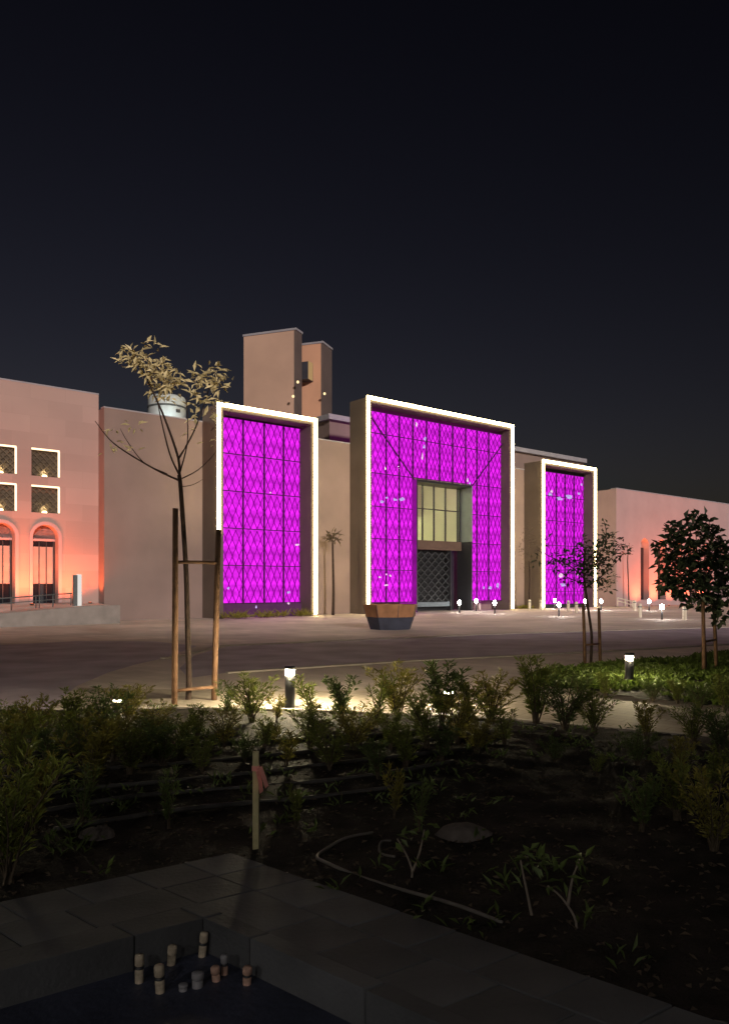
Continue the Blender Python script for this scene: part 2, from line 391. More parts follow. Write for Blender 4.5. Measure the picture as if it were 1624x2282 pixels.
# paved ledge: two rows of square pavers, a row of coping stones, a fill below
ledge = struct(link('paved_ledge', None))
base = MB()
o0 = arms(0.03, 0.03); i0 = arms(WA-0.03, WB-0.03)
Lq = 6.5
vs = [o0+DA*Lq, o0, o0+DB*Lq, i0+DB*Lq, i0, i0+DA*Lq]
zz = LZ-0.035
base.add([Vector((p.x,p.y,zz)) for p in vs] + [Vector((p.x,p.y,-0.12)) for p in vs], [(0,5,4,1),(1,4,3,2),(0,1,7,6),(1,2,8,7),(3,4,10,9),(4,5,11,10)])
bo = base.build('ledge_base', mat('ledge_base', (0.05,0.05,0.05), 0.9, 0.2, 5), ledge)
def paver(q, z0, z1, gap=0.0035, name='paver'):           # q: four corners in plan
    c = sum(q, Vector((0,0,0)))/4
    q = [c + (p-c)*(1-gap/((p-c).length+1e-6)*1.4) for p in q]
    dz = rnd.uniform(-0.002, 0.002); b = 0.007
    qi = [c + (p-c)*(1-b/((p-c).length)) for p in q]
    vs = [Vector((p.x,p.y,z0)) for p in q] + [Vector((p.x,p.y,z1-0.004+dz)) for p in q] + [Vector((p.x,p.y,z1+dz+rnd.uniform(-.0015,.0015))) for p in qi]
    vs = [v - Vector((c.x,c.y,0)) for v in vs]
    fs = [(0,1,5,4),(1,2,6,5),(2,3,7,6),(3,0,4,7),(4,5,9,8),(5,6,10,9),(6,7,11,10),(7,4,8,11),(8,9,10,11)]
    a = sum(q[i].x*q[(i+1)%4].y - q[(i+1)%4].x*q[i].y for i in range(4))
    if a < 0: fs = [f[::-1] for f in fs]
    MB().add(vs, fs).build(name, M['paver'], ledge, (c.x, c.y, 0))
rows = [(0.0, 0.30), (0.30, 0.605)]
def run(d0, d1, e0, e1, edges, name, z0, z1, gap):        # one course round the corner: a corner slab, then slabs along both arms
    paver([arms(d0, e0), arms(d0, e1), arms(d1, e1), arms(d1, e0)], z0, z1, gap, name)
    for S0, S1, dd in ((arms(d0, e1), arms(d1, e1), DA), (arms(d1, e0), arms(d1, e1), DB)):
        for j in range(len(edges)-1):
            paver([S0+dd*edges[j], S0+dd*edges[j+1], S1+dd*edges[j+1], S1+dd*edges[j]], z0, z1, gap, name)
for q_, (d0, d1) in enumerate(rows):
    off = (0.0, 0.17)[q_]
    run(d0, d1, d0, d1, [0.0] + [off + 0.335*(j+1) for j in range(15)], 'paver', zz+0.001, LZ, 0.003)
run(0.605, WA, 0.605, WB, [0.0, 0.34, 1.04, 1.74, 2.44, 3.14, 3.84, 4.54], 'coping_stone', -0.115, LZ+0.004, 0.004)
sheet('basin_floor', [tuple(p)[:2] for p in [arms(WA-.06,WB-.06), arms(WA-.06,WB-.06)+DA*6, Vector((-9.1,-6,0)), Vector((9.1,-6,0)), arms(WA-.06,WB-.06)+DB*7]], -0.10, M['pit'])

# ------------------------------------------------------------------ buildings
C0 = -35.0; CH = -36.7; CL = -37.4
UL = fu(232, CH)
# the building behind the viewer that keeps the garden in shade
bb = thing('building', 'plain dark building behind the viewer shading the garden', 'building', (0, -14, 0))
MB().box(-90, 90, -8, 0, 0, 10.45).build('wall', M['building_dark'], bb)
MB().box(-90, 90, -8, 0.25, 10.45, 10.52).build('roof', M['roofgrey'], bb)

for x, pw in ((-13, 950), (-4, 700), (7, 350)):  # unseen lamps added to brighten the garden and the ledge
    wl = MB().box(x-0.12, x+0.12, 0.002, 0.14, 9.2, 9.7).build('wall_lamp', M['warmlamp'], bb)
    lamp('POINT', 'lamp_light', wl, (x, 0.5, 9.3), pw*1.05, (1.0, 0.95, 0.88), 0.15)

# --- left wing with square windows and arched doors
lw = thing('arcaded_building', 'pink stone building with lit square windows above glowing orange arches', 'building', FP(UL, CL), ROT)
def lx(x): return fu(x, CL) - UL
def lz(x, y): return fh(x, y, CL)
H_L = lz(220, 880)
per = lx(134) - lx(38)
wx0, wx1 = lx(70), lx(134)
wr = [(lz(100, 1062), lz(100, 1000)), (lz(100, 1143), lz(100, 1082))]
az0, azs = lz(100, 1346), lz(100, 1197)
ax0, ax1 = lx(73), lx(129)
TZ = az0
holes = []
XL = lx(-420)
cols = [0, -1, -2]
for k in cols:
    for z0, z1 in wr: holes.append(rect(wx0+k*per, wx1+k*per, z0, z1))
    holes.append(arch(ax0+k*per, ax1+k*per, az0+0.02, azs))
wall_mesh(rect(XL, -0.01, 0, H_L), holes, 0.45).build('wall', M['stone_panel'], lw)
MB().box(XL, -0.01, 0.46, 22, 0, H_L-0.3).build('building_core', M['plaster_pink'], lw)
MB().box(XL, -0.005, -0.02, 0.5, H_L, H_L+0.07).build('coping', M['roofgrey'], lw)
def diag_lattice(w, h, pitch, bw, depth):                 # a diamond grille of flat bars in x, z
    mb = MB()
    for sgn in (1, -1):
        n = int((w+h)/pitch)+1
        for i in range(-n, n+1):
            # line x - sgn*z = c clipped to the rectangle
            c = i*pitch + (0 if sgn > 0 else h/2)
            pts = []
            for x in (0, w):
                z = (x-c)*sgn
                if 0 <= z <= h: pts.append((x, z))
            for z in (0, h):
                x = c + sgn*z
                if 0 < x < w: pts.append((x, z))
            if len(pts) >= 2:
                (xa, za), (xb, zb) = pts[0], pts[-1]
                d = Vector((xb-xa, 0, zb-za))
                if d.length < 0.05: continue
                d.normalize(); s = Vector((-d.z, 0, d.x))*bw/2; y = Vector((0, depth, 0))
                a = Vector((xa, 0.004*sgn, za)); b = Vector((xb, 0.004*sgn, zb))
                mb.add([a-s, b-s, b+s, a+s, a-s+y, b-s+y, b+s+y, a+s+y], [(0,1,2,3),(4,7,6,5),(0,4,5,1),(3,2,6,7)])
    return mb
ww = wx1-wx0
for k in cols[:2]:
    for r_, (z0, z1) in enumerate(wr):
        x0 = wx0+k*per; hh = z1-z0
        bk = MB().box(x0-0.02, x0+ww+0.02, 0.40, 0.44, z0-0.02, z1+0.02).build('square_window', M['bronze'], lw)
        g = diag_lattice(ww, hh, 0.30, 0.045, 0.04).build('grille', M['bronze'], bk, (x0, 0.28, z0))
        MB().box(x0+0.02, x0+ww-0.02, 0.03, 0.10, z1-0.075, z1-0.002).build('light_strip', M['reveal'], bk)  # glowing bars stand in for the lit top and right reveal faces
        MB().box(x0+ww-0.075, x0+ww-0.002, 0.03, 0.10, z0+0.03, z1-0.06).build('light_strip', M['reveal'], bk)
        MB().lathe([(0.0,0),(0.10,0.0),(0.12,0.03),(0.10,0.08),(0.05,0.10)], 14).build('lamp_bowl', M['warmlamp'], bk, (x0+ww/2, 0.22, z0+0.005))
        lamp('POINT', 'lamp_light', bk, (x0+ww/2, 0.20, z0+0.22), 9, (1.0, 0.80, 0.42), 0.06)
for k in cols:
    x0, x1 = ax0+k*per, ax1+k*per; w = x1-x0
    # moulding round the arch head
    mm = MB(); pr = []
    r1 = w/2; cx = (x0+x1)/2
    path = [Vector((x0, -0.02, az0+0.05)), Vector((x0, -0.02, azs))] + [Vector((cx-r1*math.cos(math.pi*i/16), -0.02, azs+r1*math.sin(math.pi*i/16))) for i in range(1,16)] + [Vector((x1, -0.02, azs)), Vector((x1, -0.02, az0+0.05))]
    for i in range(len(path)-1):
        a, b = path[i], path[i+1]
        def outp(p, e): 
            if p.z <= azs: return p + Vector((e if p.x > cx else -e, 0, 0))
            v = Vector((p.x-cx, 0, p.z-azs)).normalized(); return p + v*e
        y = Vector((0, 0.06, 0)); f_ = Vector((0, -0.05, 0))
        q = [outp(a, .01)+f_, outp(b, .01)+f_, outp(b, .16)+f_, outp(a, .16)+f_, outp(a, .01)+y, outp(b, .01)+y, outp(b, .16)+y, outp(a, .16)+y]
        mm.add(q, [(0,1,2,3),(4,7,6,5),(0,4,5,1),(3,2,6,7)])
    dr = wall_mesh(arch(x0-0.01, x1+0.01, az0+0.02, azs), [], 0.05).build('arched_door', M['redwall'], lw, (0, 0.46, 0))
    mm.build('arch_moulding', M['plaster_pink'], dr, (0, -0.46, 0))
    zt = azs - 0.12
    MB().box(x0+0.02, x1-0.02, -0.10, -0.02, zt-0.05, zt+0.05).build('transom', M['plaster_pink'], dr)
    MB().box(x0+0.01, x1-0.01, -0.04, -0.01, az0+0.03, zt-0.06).build('pane', M['glass_dark'], dr)
    for j in range(3):
        a = x0 + w*(0.08 + 0.29*j)
        MB().box(a, a+w*0.26, -0.06, -0.045, az0+0.95, zt-0.32).build('blind', M['curtain'], dr)
    for j in range(4):
        a = x0 + w*(0.04 + 0.29*j)
        MB().box(a, a+0.04, -0.09, -0.065, az0+0.03, zt-0.06).build('stile', M['metal_dark'], dr)
# --- terrace with ramp, low wall, railing and totem before the left wing
CW = -33.7
terr = struct(link('terrace', None, None, FP(UL, CL), ROT))
yt = -(CW - CL)            # local y of the low wall face is negative: nearer
xr = fu(268, CW) - UL; xl = lx(-420)
zr, zl2 = fh(200, 1350, CW), fh(0, 1368, CW)
sl = (zr - zl2)/((fu(200, CW)-fu(0, CW)))
x200 = fu(200, CW)-UL
zfar = max(0.12, zr - sl*(x200 - xl))
MB().add([(xl, yt+0.02, 0), (x200, yt+0.02, 0), (xr, yt+0.02, 0), (xr, 0, 0), (xl, 0, 0), (xl, yt+0.3, zfar-0.06), (x200, yt+0.3, zr-0.06), (xr, yt+0.3, zr-0.06), (-0.012, 0, TZ), (xl, -0.0, TZ), (x200, -0.9, TZ), (xl, -0.9, TZ)],
         [(5,6,10,11),(11,10,8,9),(6,7,8,10)]).build('terrace_floor', M['plaza'], terr)
lwall = MB()
lwall.add([(xl,yt,0),(x200,yt,0),(xr,yt,0),(xr,yt+0.22,0),(x200,yt+0.22,0),(xl,yt+0.22,0),(xl,yt,zfar),(x200,yt,zr),(xr,yt,zr),(xr,yt+0.22,zr),(x200,yt+0.22,zr),(xl,yt+0.22,zfar)],
          [(0,1,7,6),(1,2,8,7),(2,3,9,8),(3,4,10,9),(4,5,11,10),(6,7,10,11),(7,8,9,10),(5,0,6,11)])
tag(lwall.build('ramp_wall', M['concrete'], None, FP(UL, CL), ROT), 'low dark concrete ramp wall below the orange arches', 'wall')
rl = thing('railing', 'thin metal handrail on the ramp before the orange arches', 'railing', FP(UL, CL), ROT)
yr = -1.9
zR0, zR1 = fh(0, 1334, CL-yr), fh(150, 1323, CL-yr)
xa, xb = fu(-200, CL-yr)-UL, fu(160, CL-yr)-UL
k0 = (zR1-zR0)/(fu(150, CL-yr)-fu(0, CL-yr))
def rz(x): return zR1 + k0*(x - (fu(150, CL-yr)-UL))
MB().tube([(xa, yr, rz(xa)), (xb, yr, rz(xb))], 0.028, 8).build('handrail', M['metal_grey'], rl)
MB().tube([(xa, yr, rz(xa)-0.22), (xb, yr, rz(xb)-0.22)], 0.02, 8).build('mid_rail', M['metal_grey'], rl)
for px in (-90, -30, 25, 80, 88, 118, 158):
    x = fu(px, CL-yr)-UL
    MB().tube([(x, yr, rz(x)-0.55), (x, yr, rz(x))], 0.022, 8).build('post', M['metal_grey'], rl)
tt = thing('sign_totem', 'slim white lit totem at the end of the orange arcade', 'totem', FP(fu(176, -35.0), -35.0, 0.0), ROT)
tw = fu(182, -35.0)-fu(173, -35.0)
MB().box(-tw*1.35, -tw*0.35, 0, 0.10, zr-0.06, fh(176, 1282, -35)).build('grey_panel', M['metal_grey'], tt)
MB().box(-tw*0.34, tw*0.6, -0.03, 0.13, zr-0.06, fh(176, 1280, -35)).build('white_panel', emat('totem_face', (1.0,0.93,0.86), 0.8), tt)
MB().box(-tw*1.4, tw*2.4, -0.10, 0.25, zr-0.08, zr-0.035).build('foot', M['white'], tt)
# orange uplights before the left wing
def uplight(u, c, z, e, label, group, spot=95, aim=(0,0,1), col=(1.0, 0.165, 0.05)):
    t = thing('ground_uplight', label, 'uplight', FP(u, c, z), ROT, group)
    MB().lathe([(0.0,0),(0.09,0),(0.09,0.05),(0.07,0.06)], 12).build('housing', M['metal_dark'], t)
    MB().lathe([(0.0,0.061),(0.06,0.061),(0.06,0.066)], 12).build('lens', emat('orange_lens_%d' % len(bpy.data.materials), col, 4.0), t)
    lamp('SPOT', 'lamp_light', t, (0, 0, 0.10), e, col, 0.05, spot, 0.9, aim)
    return t
pier = (ax1 + ax0 + per)/2
PIER = lambda k: UL + (ax0+ax1)/2 + per*(k+0.5)
for k, (e, nm) in enumerate([(520, 'orange uplight at the foot of the pier right of the last arch'), (640, 'orange uplight at the foot of the pier between the two arches in view'), (640, 'orange uplight at the pier by the left picture edge')]):
    uplight(PIER(-k), CL+1.25, TZ, e*1.5, nm, 'orange uplights along the arcade', 130, (0, 0.45, 1))
uplight(UL-0.55, CL+0.35, TZ, 260, 'orange uplight in the corner beside the plain taupe block', 'orange uplights along the arcade', 60, (0.42, 0.02, 1))

# --- main hall: long plain block behind the portals, set-back storey above
hall = thing('main_hall', 'long plain taupe hall behind the three lit portals', 'building', FP(UL, CH), ROT)
def hx(x, c=CH): return fu(x, c) - UL
H_H = fh(232, 908, CH)
XP = hx(1327)
HOLE = (fu(921, -35.68)-UL-3.3, fu(1050, -35.68)-UL+1.4, fh(921, 1068, -35.68)+1.2)   # the doorway of the centre portal leads in here
MB().box(0, HOLE[0], 0, 20, 0, H_H).box(HOLE[1], XP, 0, 20, 0, H_H).box(HOLE[0], HOLE[1], 0, 20, HOLE[2], H_H).box(HOLE[0], HOLE[1], 6, 20, 0, HOLE[2]).build('wall', M['plaster'], hall)
MB().box(XP, hx(1376), 0.02, 20, 0, fh(1340, 1117, CH)).build('side_wall', M['plaster'], hall)
MB().box(-0.03, XP+0.02, -0.03, 0.35, H_H, H_H+0.06).build('coping', M['roofgrey'], hall)
CS = -41.0
sx0 = fu(734, CS)-UL; sx1 = fu(1300, CS)-UL
zS = fh(755, 928, CS)
MB().box(sx0, sx1, CH-CS, 20, H_H, zS-0.35).build('upper_storey', M['plaster'], hall)
MB().box(sx0-0.3, sx1, CH-CS-0.35, 20, zS-0.35, zS).build('roof_slab', M['roofgrey'], hall)
# rooftop tank with a lamp
tk = thing('rooftop_tank', 'pale grey tank on the hall roof lit by a white lamp', 'tank', FP(fu(372, -39.0), -39.0, H_H), ROT)
tkw = fu(395, -39.0)-fu(328, -39.0)
mb = MB(); zt = fh(360, 884, -39.0)-H_H
mb.lathe([(tkw*0.58,0),(tkw*0.58,zt*0.93),(tkw*0.54,zt),(0.02,zt+0.04)], 28)
mb.build('drum', M['tank'], tk)
MB().lathe([(tkw*0.595,zt*0.60),(tkw*0.595,zt*0.66)], 28).build('band', M['metal_grey'], tk)
MB().box(0.05, 0.25, -tkw*0.62, -tkw*0.55, zt*0.40, zt*0.50).build('hatch', M['metal_dark'], tk)
lo = lamp('POINT', 'lamp_light', tk, (-tkw*0.30, -tkw*0.95, 0.25), 26, (0.80, 1.0, 0.98), 0.08)
MB().box(-tkw*0.30-.08, -tkw*0.30+.08, -tkw*0.95-.06, -tkw*0.95+.06, 0, 0.12).build('lamp_housing', M['coolamp'], tk)

# --- wind tower: two slabs with a bridge
def slab(parent, A, B, s, top, name):
    d = (B-A); d.z = 0; d.normalize(); p = Vector((-d.y, d.x, 0))*s
    if p.y < 0: p = -p
    mb = MB(); v = [A, B, B+p, A+p]
    o_ = parent.location
    mb.add([Vector((q.x,q.y,0))-o_ for q in v] + [Vector((q.x,q.y,top))-o_ for q in v], [(0,1,5,4),(2,3,7,6),(3,0,4,7),(4,5,6,7)])
    f = mb.build(name, M['tower'], parent)
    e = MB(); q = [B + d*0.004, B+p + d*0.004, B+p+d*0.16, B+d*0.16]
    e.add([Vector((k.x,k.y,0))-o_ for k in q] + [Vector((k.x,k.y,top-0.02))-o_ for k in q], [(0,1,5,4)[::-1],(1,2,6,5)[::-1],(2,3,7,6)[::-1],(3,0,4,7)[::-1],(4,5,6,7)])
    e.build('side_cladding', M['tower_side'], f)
    c = MB(); off = 0.06
    q = [A - d*off - p.normalized()*off, B + d*(0.16+off) - p.normalized()*off, B + d*(0.16+off) + p + p.normalized()*off, A - d*off + p + p.normalized()*off]
    c.add([Vector((k.x,k.y,top+0.002))-o_ for k in q] + [Vector((k.x,k.y,top+0.16))-o_ for k in q], [(0,1,5,4),(1,2,6,5),(2,3,7,6),(3,0,4,7),(4,5,6,7),(0,3,2,1)])
    c.build('coping', M['roofgrey'], f)
    return f, d, p
A1 = D(543, 750, 60.0); B1 = D(655, 736, 58.45)
tw_ = thing('wind_tower', 'tall brown twin slab tower rising behind the left portal', 'tower', (A1.x, A1.y, 0))
s1, d1, p1 = slab(tw_, A1, B1, 1.05, A1.z, 'tall_slab')
A2 = D(668, 770, 64.3); B2 = D(715, 768, 63.65)
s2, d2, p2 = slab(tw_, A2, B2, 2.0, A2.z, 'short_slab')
s2.data.materials[0] = mat('tower_warm_lit', (0.64, 0.36, 0.24), 0.9, 0.08, 0.4, 0.2, 20)  # warm lamplight on this slab is put into its colour
cB = D(681, 829, 63.6)
br = MB(); br.box(-1.1, 0.45, -0.5, 1.2, -0.72, 0.72)
br.build('bridge_window', M['dark_clad'], tw_, cB - tw_.location, math.atan2(d1.y, d1.x))
fr = MB().box(0.46, 0.56, -0.50, 0.2, -0.70, 0.72).build('bridge_reveal', emat('reveal_warm_glow', (1.0,0.62,0.28), 0.4), tw_, cB - tw_.location, math.atan2(d1.y, d1.x))  # warm light on the reveal drawn as a glow of its own
for x, y, Y in ((663.5, 851, 57.6), (653, 883, 57.5), (723, 877, 62.6)):
    p = D(x, y, Y) - tw_.location
    MB().lathe([(0.02,-0.11),(0.08,-0.07),(0.10,0.0),(0.08,0.07),(0.02,0.11)], 10).build('wall_lamp', emat('tower_lamp_%d' % x, (1.0, 0.75, 0.38), 1.6), tw_, p)

# --- portals
def ogee(w, h, nx, nz, bw, depth):                        # pointed trellis of waving bars filling w x h
    mb = MB(); pw = w/nx
    for i in range(nx+1):
        for sgn in (1, -1):
            prev = None
            steps = nz*10
            for j in range(steps+1):
                z = h*j/steps; ph = 2*math.pi*nz*j/steps
                t = 0.35*math.cos(ph) + 0.65*(abs(((2*nz*j/steps) % 2) - 1)*2 - 1)
                x = i*pw + sgn*pw*0.25*(1-t) - (pw*0.0)
                x = min(max(x, 0.0), w)
                cur = (x, z)
                if prev and not (prev[0] == x and (x <= 0 or x >= w)):
                    (xa, za), (xb, zb) = prev, cur
                    b = bw/2
                    mb.add([(xa-b,0,za),(xa+b,0,za),(xb+b,0,zb),(xb-b,0,zb),(xa-b,depth,za),(xa+b,depth,za),(xb+b,depth,zb),(xb-b,depth,zb)],
                           [(0,1,2,3),(0,3,7,4),(1,5,6,2)])
                prev = cur
    return mb
def portal(label, xl, xr, ytl, rec, px, seams, nx, nz, unlit_y=None, opening=None, wall_c=CH):
    """xl/xr: outer edges in the picture; px: column seams; seams: row heights from top down; opening: (u0, u1, z1) local"""
    u0 = fu(xl, C0); u1 = fu(xr, C0); W = u1-u0; H = fh(xl, ytl, C0)
    t = thing('portal', label, 'portal', FP(u0, C0), ROT, 'three lit portals')
    J = 0.30; DEP = C0 - wall_c - 0.01
    # body: hood of two jambs and a lintel
    MB().box(0, J, 0, DEP, 0, H-J).build('jamb', M['portal_clad'], t)
    MB().box(W-J, W, 0, DEP, 0, H-J).build('jamb', M['portal_clad'], t)
    MB().box(0, W, 0, DEP, H-J, H).build('lintel', M['portal_clad'], t)
    # light strips along the front edge
    y0, y1 = -0.07, -0.004
    e = 0.07
    zb = 0.10
    if unlit_y is not None:
        zu = fh(xl, unlit_y, C0)
        MB().box(-e, J-0.185, y0, y1, zu+0.005, H-J+0.18).build('light_strip', M['led'], t)
        MB().box(-e, J-0.185, y0, y1, zb, zu).build('unlit_strip', M['ledoff'], t)
    else:
        MB().box(-e, J-0.185, y0, y1, zb, H-J+0.18).build('light_strip', M['led'], t)
    MB().box(W-J+0.185, W+e, y0, y1, zb, H-J+0.18).build('light_strip', M['led'], t)
    MB().box(-e, W+e, y0, y1, H-J+0.185, H+e).build('light_strip', M['led'], t)
    # screen
    cp = C0 - rec
    xs = [fu(p, cp)-u0 for p in px]
    xs[0] = J+0.02; xs[-1] = W-J-0.02
    cache = {}
    MB().box(J+0.001, W-J-0.001, rec+0.14, rec+0.20, 0.02, H-J-0.001).build('backing', M['metal_dark'], t) if not opening else None
    for i in range(len(xs)-1):
        for j in range(len(seams)-1):
            xa, xb = xs[i]+0.035, xs[i+1]-0.035; za, zb_ = seams[j+1]+0.02, seams[j]-0.02
            if opening:
                ox0, ox1, oz = opening
                if xb > ox0 and xa < ox1 and za < oz:
                    if zb_ <= oz+0.3: 
                        if xa >= ox0-0.3 and xb <= ox1+0.3: continue
                        if xa < ox0: xb = ox0-0.04
                        elif xb > ox1: xa = ox1+0.04
                    else:
                        za = oz+0.06
            w, h = xb-xa, zb_-za
            if w < 0.12 or h < 0.2: continue
            pn = MB().box(0, w, 0, 0.03, 0, h).build('pane', M['magenta'], t, (xa, rec+0.10, za))
            key = (round(w, 1), round(h, 1))
            n1 = max(1, round(w/(1.28/nx))); n2 = max(1, round(h/(2.1/nz)))
            me = cache.get(key)
            if me is None:
                me = ogee(w, h, n1, n2, 0.034, 0.05).mesh('lattice'); me.materials.append(M['lattice']); cache[key] = me
            link('lattice', me, pn, (0, -0.07, 0))
    for i, x in enumerate(xs[1:-1]):
        z0 = seams[-1]
        if opening and opening[0]-0.1 < x < opening[1]+0.1: z0 = opening[2]
        MB().box(x-0.032, x+0.032, rec+0.02, rec+0.10, z0, seams[0]).build('mullion', M['mullion'], t)
    for j, z in enumerate(seams):
        spans = [(xs[0], xs[-1])]
        if opening and z < opening[2]: spans = [(xs[0], opening[0]-0.02), (opening[1]+0.02, xs[-1])]
        for a, b in spans:
            MB().box(a, b, rec+0.035, rec+0.10, z-0.022, z+0.022).build('rail', M['mullion'], t)
    return t, u0, W, H, J, xs
# left portal
cpl = C0-0.95
sl_ = [fh(520, y, cpl) for y in (931, 1011, 1094, 1177, 1260, 1345)]
p1_, pu, pW, pH, pJ, pxs = portal('left portal with four columns of magenta panes and a partly unlit strip', 486, 703, 899, 0.95, (500, 543, 590, 633, 669), sl_, 3, 2.5, 1190)
MB().box(pJ, pW-pJ, 0.95, 1.10, 0.0, sl_[-1]-0.03).build('plinth', mat('plinth_purple', (0.10,0.03,0.12), 0.6), p1_)
def emblem(parent, x, y, c, w, h, m='emblem', seed=1):  # irregular glowing patches added for the pale blotches on the panes
    rr = random.Random(seed); u = fu(x, c); p = FP(u, c, fh(x, y, c)) 
    # local coordinates of the portal
    du = u - (parent.location.x*U.x + parent.location.y*U.y)
    n = 9; pts = []
    for k in range(n):
        a = 2*math.pi*k/n; r = rr.uniform(0.45, 1.0)
        pts.append((w*0.36*r*math.cos(a), h*0.36*r*math.sin(a)))
    mb = MB(); mb.add([(px_, 0, pz_) for px_, pz_ in pts] + [(px_, 0.02, pz_) for px_, pz_ in pts], [tuple(range(n)), tuple(range(2*n-1, n-1, -1))] + [(k, k+n, (k+1) % n+n, (k+1) % n) for k in range(n)])
    mb.build('glowing_patch', M[m], parent, (du, C0-c, fh(x, y, c)))
for q, (x, y, w, h, m) in enumerate([(662, 1214, .5, .22, 'glow_patch_w'), (509, 1311, .3, .22, 'emblem'), (643, 1320, .3, .3, 'emblem'), (643, 1345, .35, .22, 'glow_patch_w'), (571, 1352, .2, .3, 'emblem'), (603, 1098, .15, .15, 'glow_patch_w')]):
    emblem(p1_, x, y, C0-0.92, w, h, m, q)
# centre portal
cpc = C0-0.68
sc_ = [fh(840, y, cpc) for y in (916, 965, 1054, 1128, 1200, 1270, 1343)]
cu0 = fu(819, C0)
op = (fu(921, cpc)-cu0, fu(1050, cpc)-cu0, fh(921, 1068, cpc))
p2_, pu2, pW2, pH2, pJ2, xs2 = portal('tall wide centre portal of magenta panes round a doorway', 819, 1142, 884, 0.68, (834, 861.7, 890.8, 921, 951.6, 980.7, 1009.7, 1038.7, 1063.6, 1090, 1112), sc_, 3, 2.5, None, op)
# diagonal braces from the corners to the doorway
def bar(parent, a, b, y, w, d, m, name):
    a = Vector((a[0], y, a[1])); b = Vector((b[0], y, b[1])); t = (b-a).normalized(); s = Vector((-t.z, 0, t.x))*w/2; dd = Vector((0, d, 0))
    MB().add([a-s, b-s, b+s, a+s, a-s+dd, b-s+dd, b+s+dd, a+s+dd], [(0,1,2,3),(4,7,6,5),(0,4,5,1),(3,2,6,7)]).build(name, m, parent)
bar(p2_, (xs2[0], sc_[0]), (op[0], op[2]), 0.60, 0.07, 0.05, M['mullion'], 'brace')
bar(p2_, (xs2[-1], fh(1110, 988, cpc)), (op[1], op[2]), 0.60, 0.07, 0.05, M['mullion'], 'brace')
# doorway: surround, recess, lit window above a beam, dark grille below
dw0, dw1, dz = op
RD = 0.68+0.95                                             # local depth of the glazing
MB().box(dw0-0.02, dw0+0.16, 0.55, RD+0.3, 0, dz).build('door_jamb', M['magenta_dim'], p2_)
MB().box(dw0+0.165, dw0+0.30, 0.60, RD+0.3, 0, dz-0.12).build('door_post', M['metal_dark'], p2_)
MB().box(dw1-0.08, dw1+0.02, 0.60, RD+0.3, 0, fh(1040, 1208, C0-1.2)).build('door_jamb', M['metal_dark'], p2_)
MB().box(dw1-0.08, dw1+0.02, 0.60, RD+0.3, fh(1040, 1208, C0-1.2)+0.004, dz).build('door_jamb', mat('jamb_lit_grey', (0.24,0.27,0.25), 0.35, 0.1, 2, spec=0.5), p2_)  # upper jamb paler: the light it reflects is put into its colour
MB().box(dw0+0.16, dw1-0.08, 0.58, RD+0.3, dz-0.12, dz+0.03).build('door_head', M['metal_dark'], p2_)
cg = C0-RD
zb0 = fh(980, 1206, cg); zb1 = fh(980, 1226, cg)           # beam
wx_a, wx_b = dw0+0.30, dw1-0.08
wn = MB().box(wx_a, wx_b, RD-0.10, RD+0.16, zb1, zb0).build('beam', mat('beam_brown', (0.13, 0.085, 0.065), 0.8), p2_)
gl = MB().box(wx_a, wx_b, RD, RD+0.02, zb0+0.01, dz-0.125).build('window_glass', M['glass'], p2_)
for px in (941, 966.5, 992, 1019, 1024):
    x = fu(px, cg)-cu0
    MB().box(x-0.035, x+0.035, RD-0.05, RD+0.06, zb0, dz-0.12).build('window_bar', M['metal_dark'], gl)
zm = fh(980, 1137, cg)
MB().box(wx_a, wx_b, RD-0.045, RD+0.055, zm-0.03, zm+0.03).build('window_bar', M['metal_dark'], gl)
rm = MB()                                                  # the lit room behind
ry0, ry1 = RD+0.30, RD+5.0; rx0, rx1 = wx_a-3.0, wx_b+1.2; rz0, rz1 = zb0-0.3, dz+1.1
rm.add([(rx0,ry1,rz0),(rx1,ry1,rz0),(rx1,ry1,rz1),(rx0,ry1,rz1),(rx0,ry0,rz0),(rx1,ry0,rz0),(rx1,ry0,rz1),(rx0,ry0,rz1)], [(0,1,2,3),(4,0,3,7),(1,5,6,2),(3,2,6,7),(0,4,5,1)])
room = rm.build('lit_room', M['room'], p2_)
for i in range(2):
    MB().box(rx0+0.6+i*2.2, rx0+0.85+i*2.2, ry0+0.5, ry1-0.4, rz1-0.10, rz1-0.02).build('ceiling_light', emat('ceiling_light_%d' % i, (1.0, 0.98, 0.80), 40.0), room)
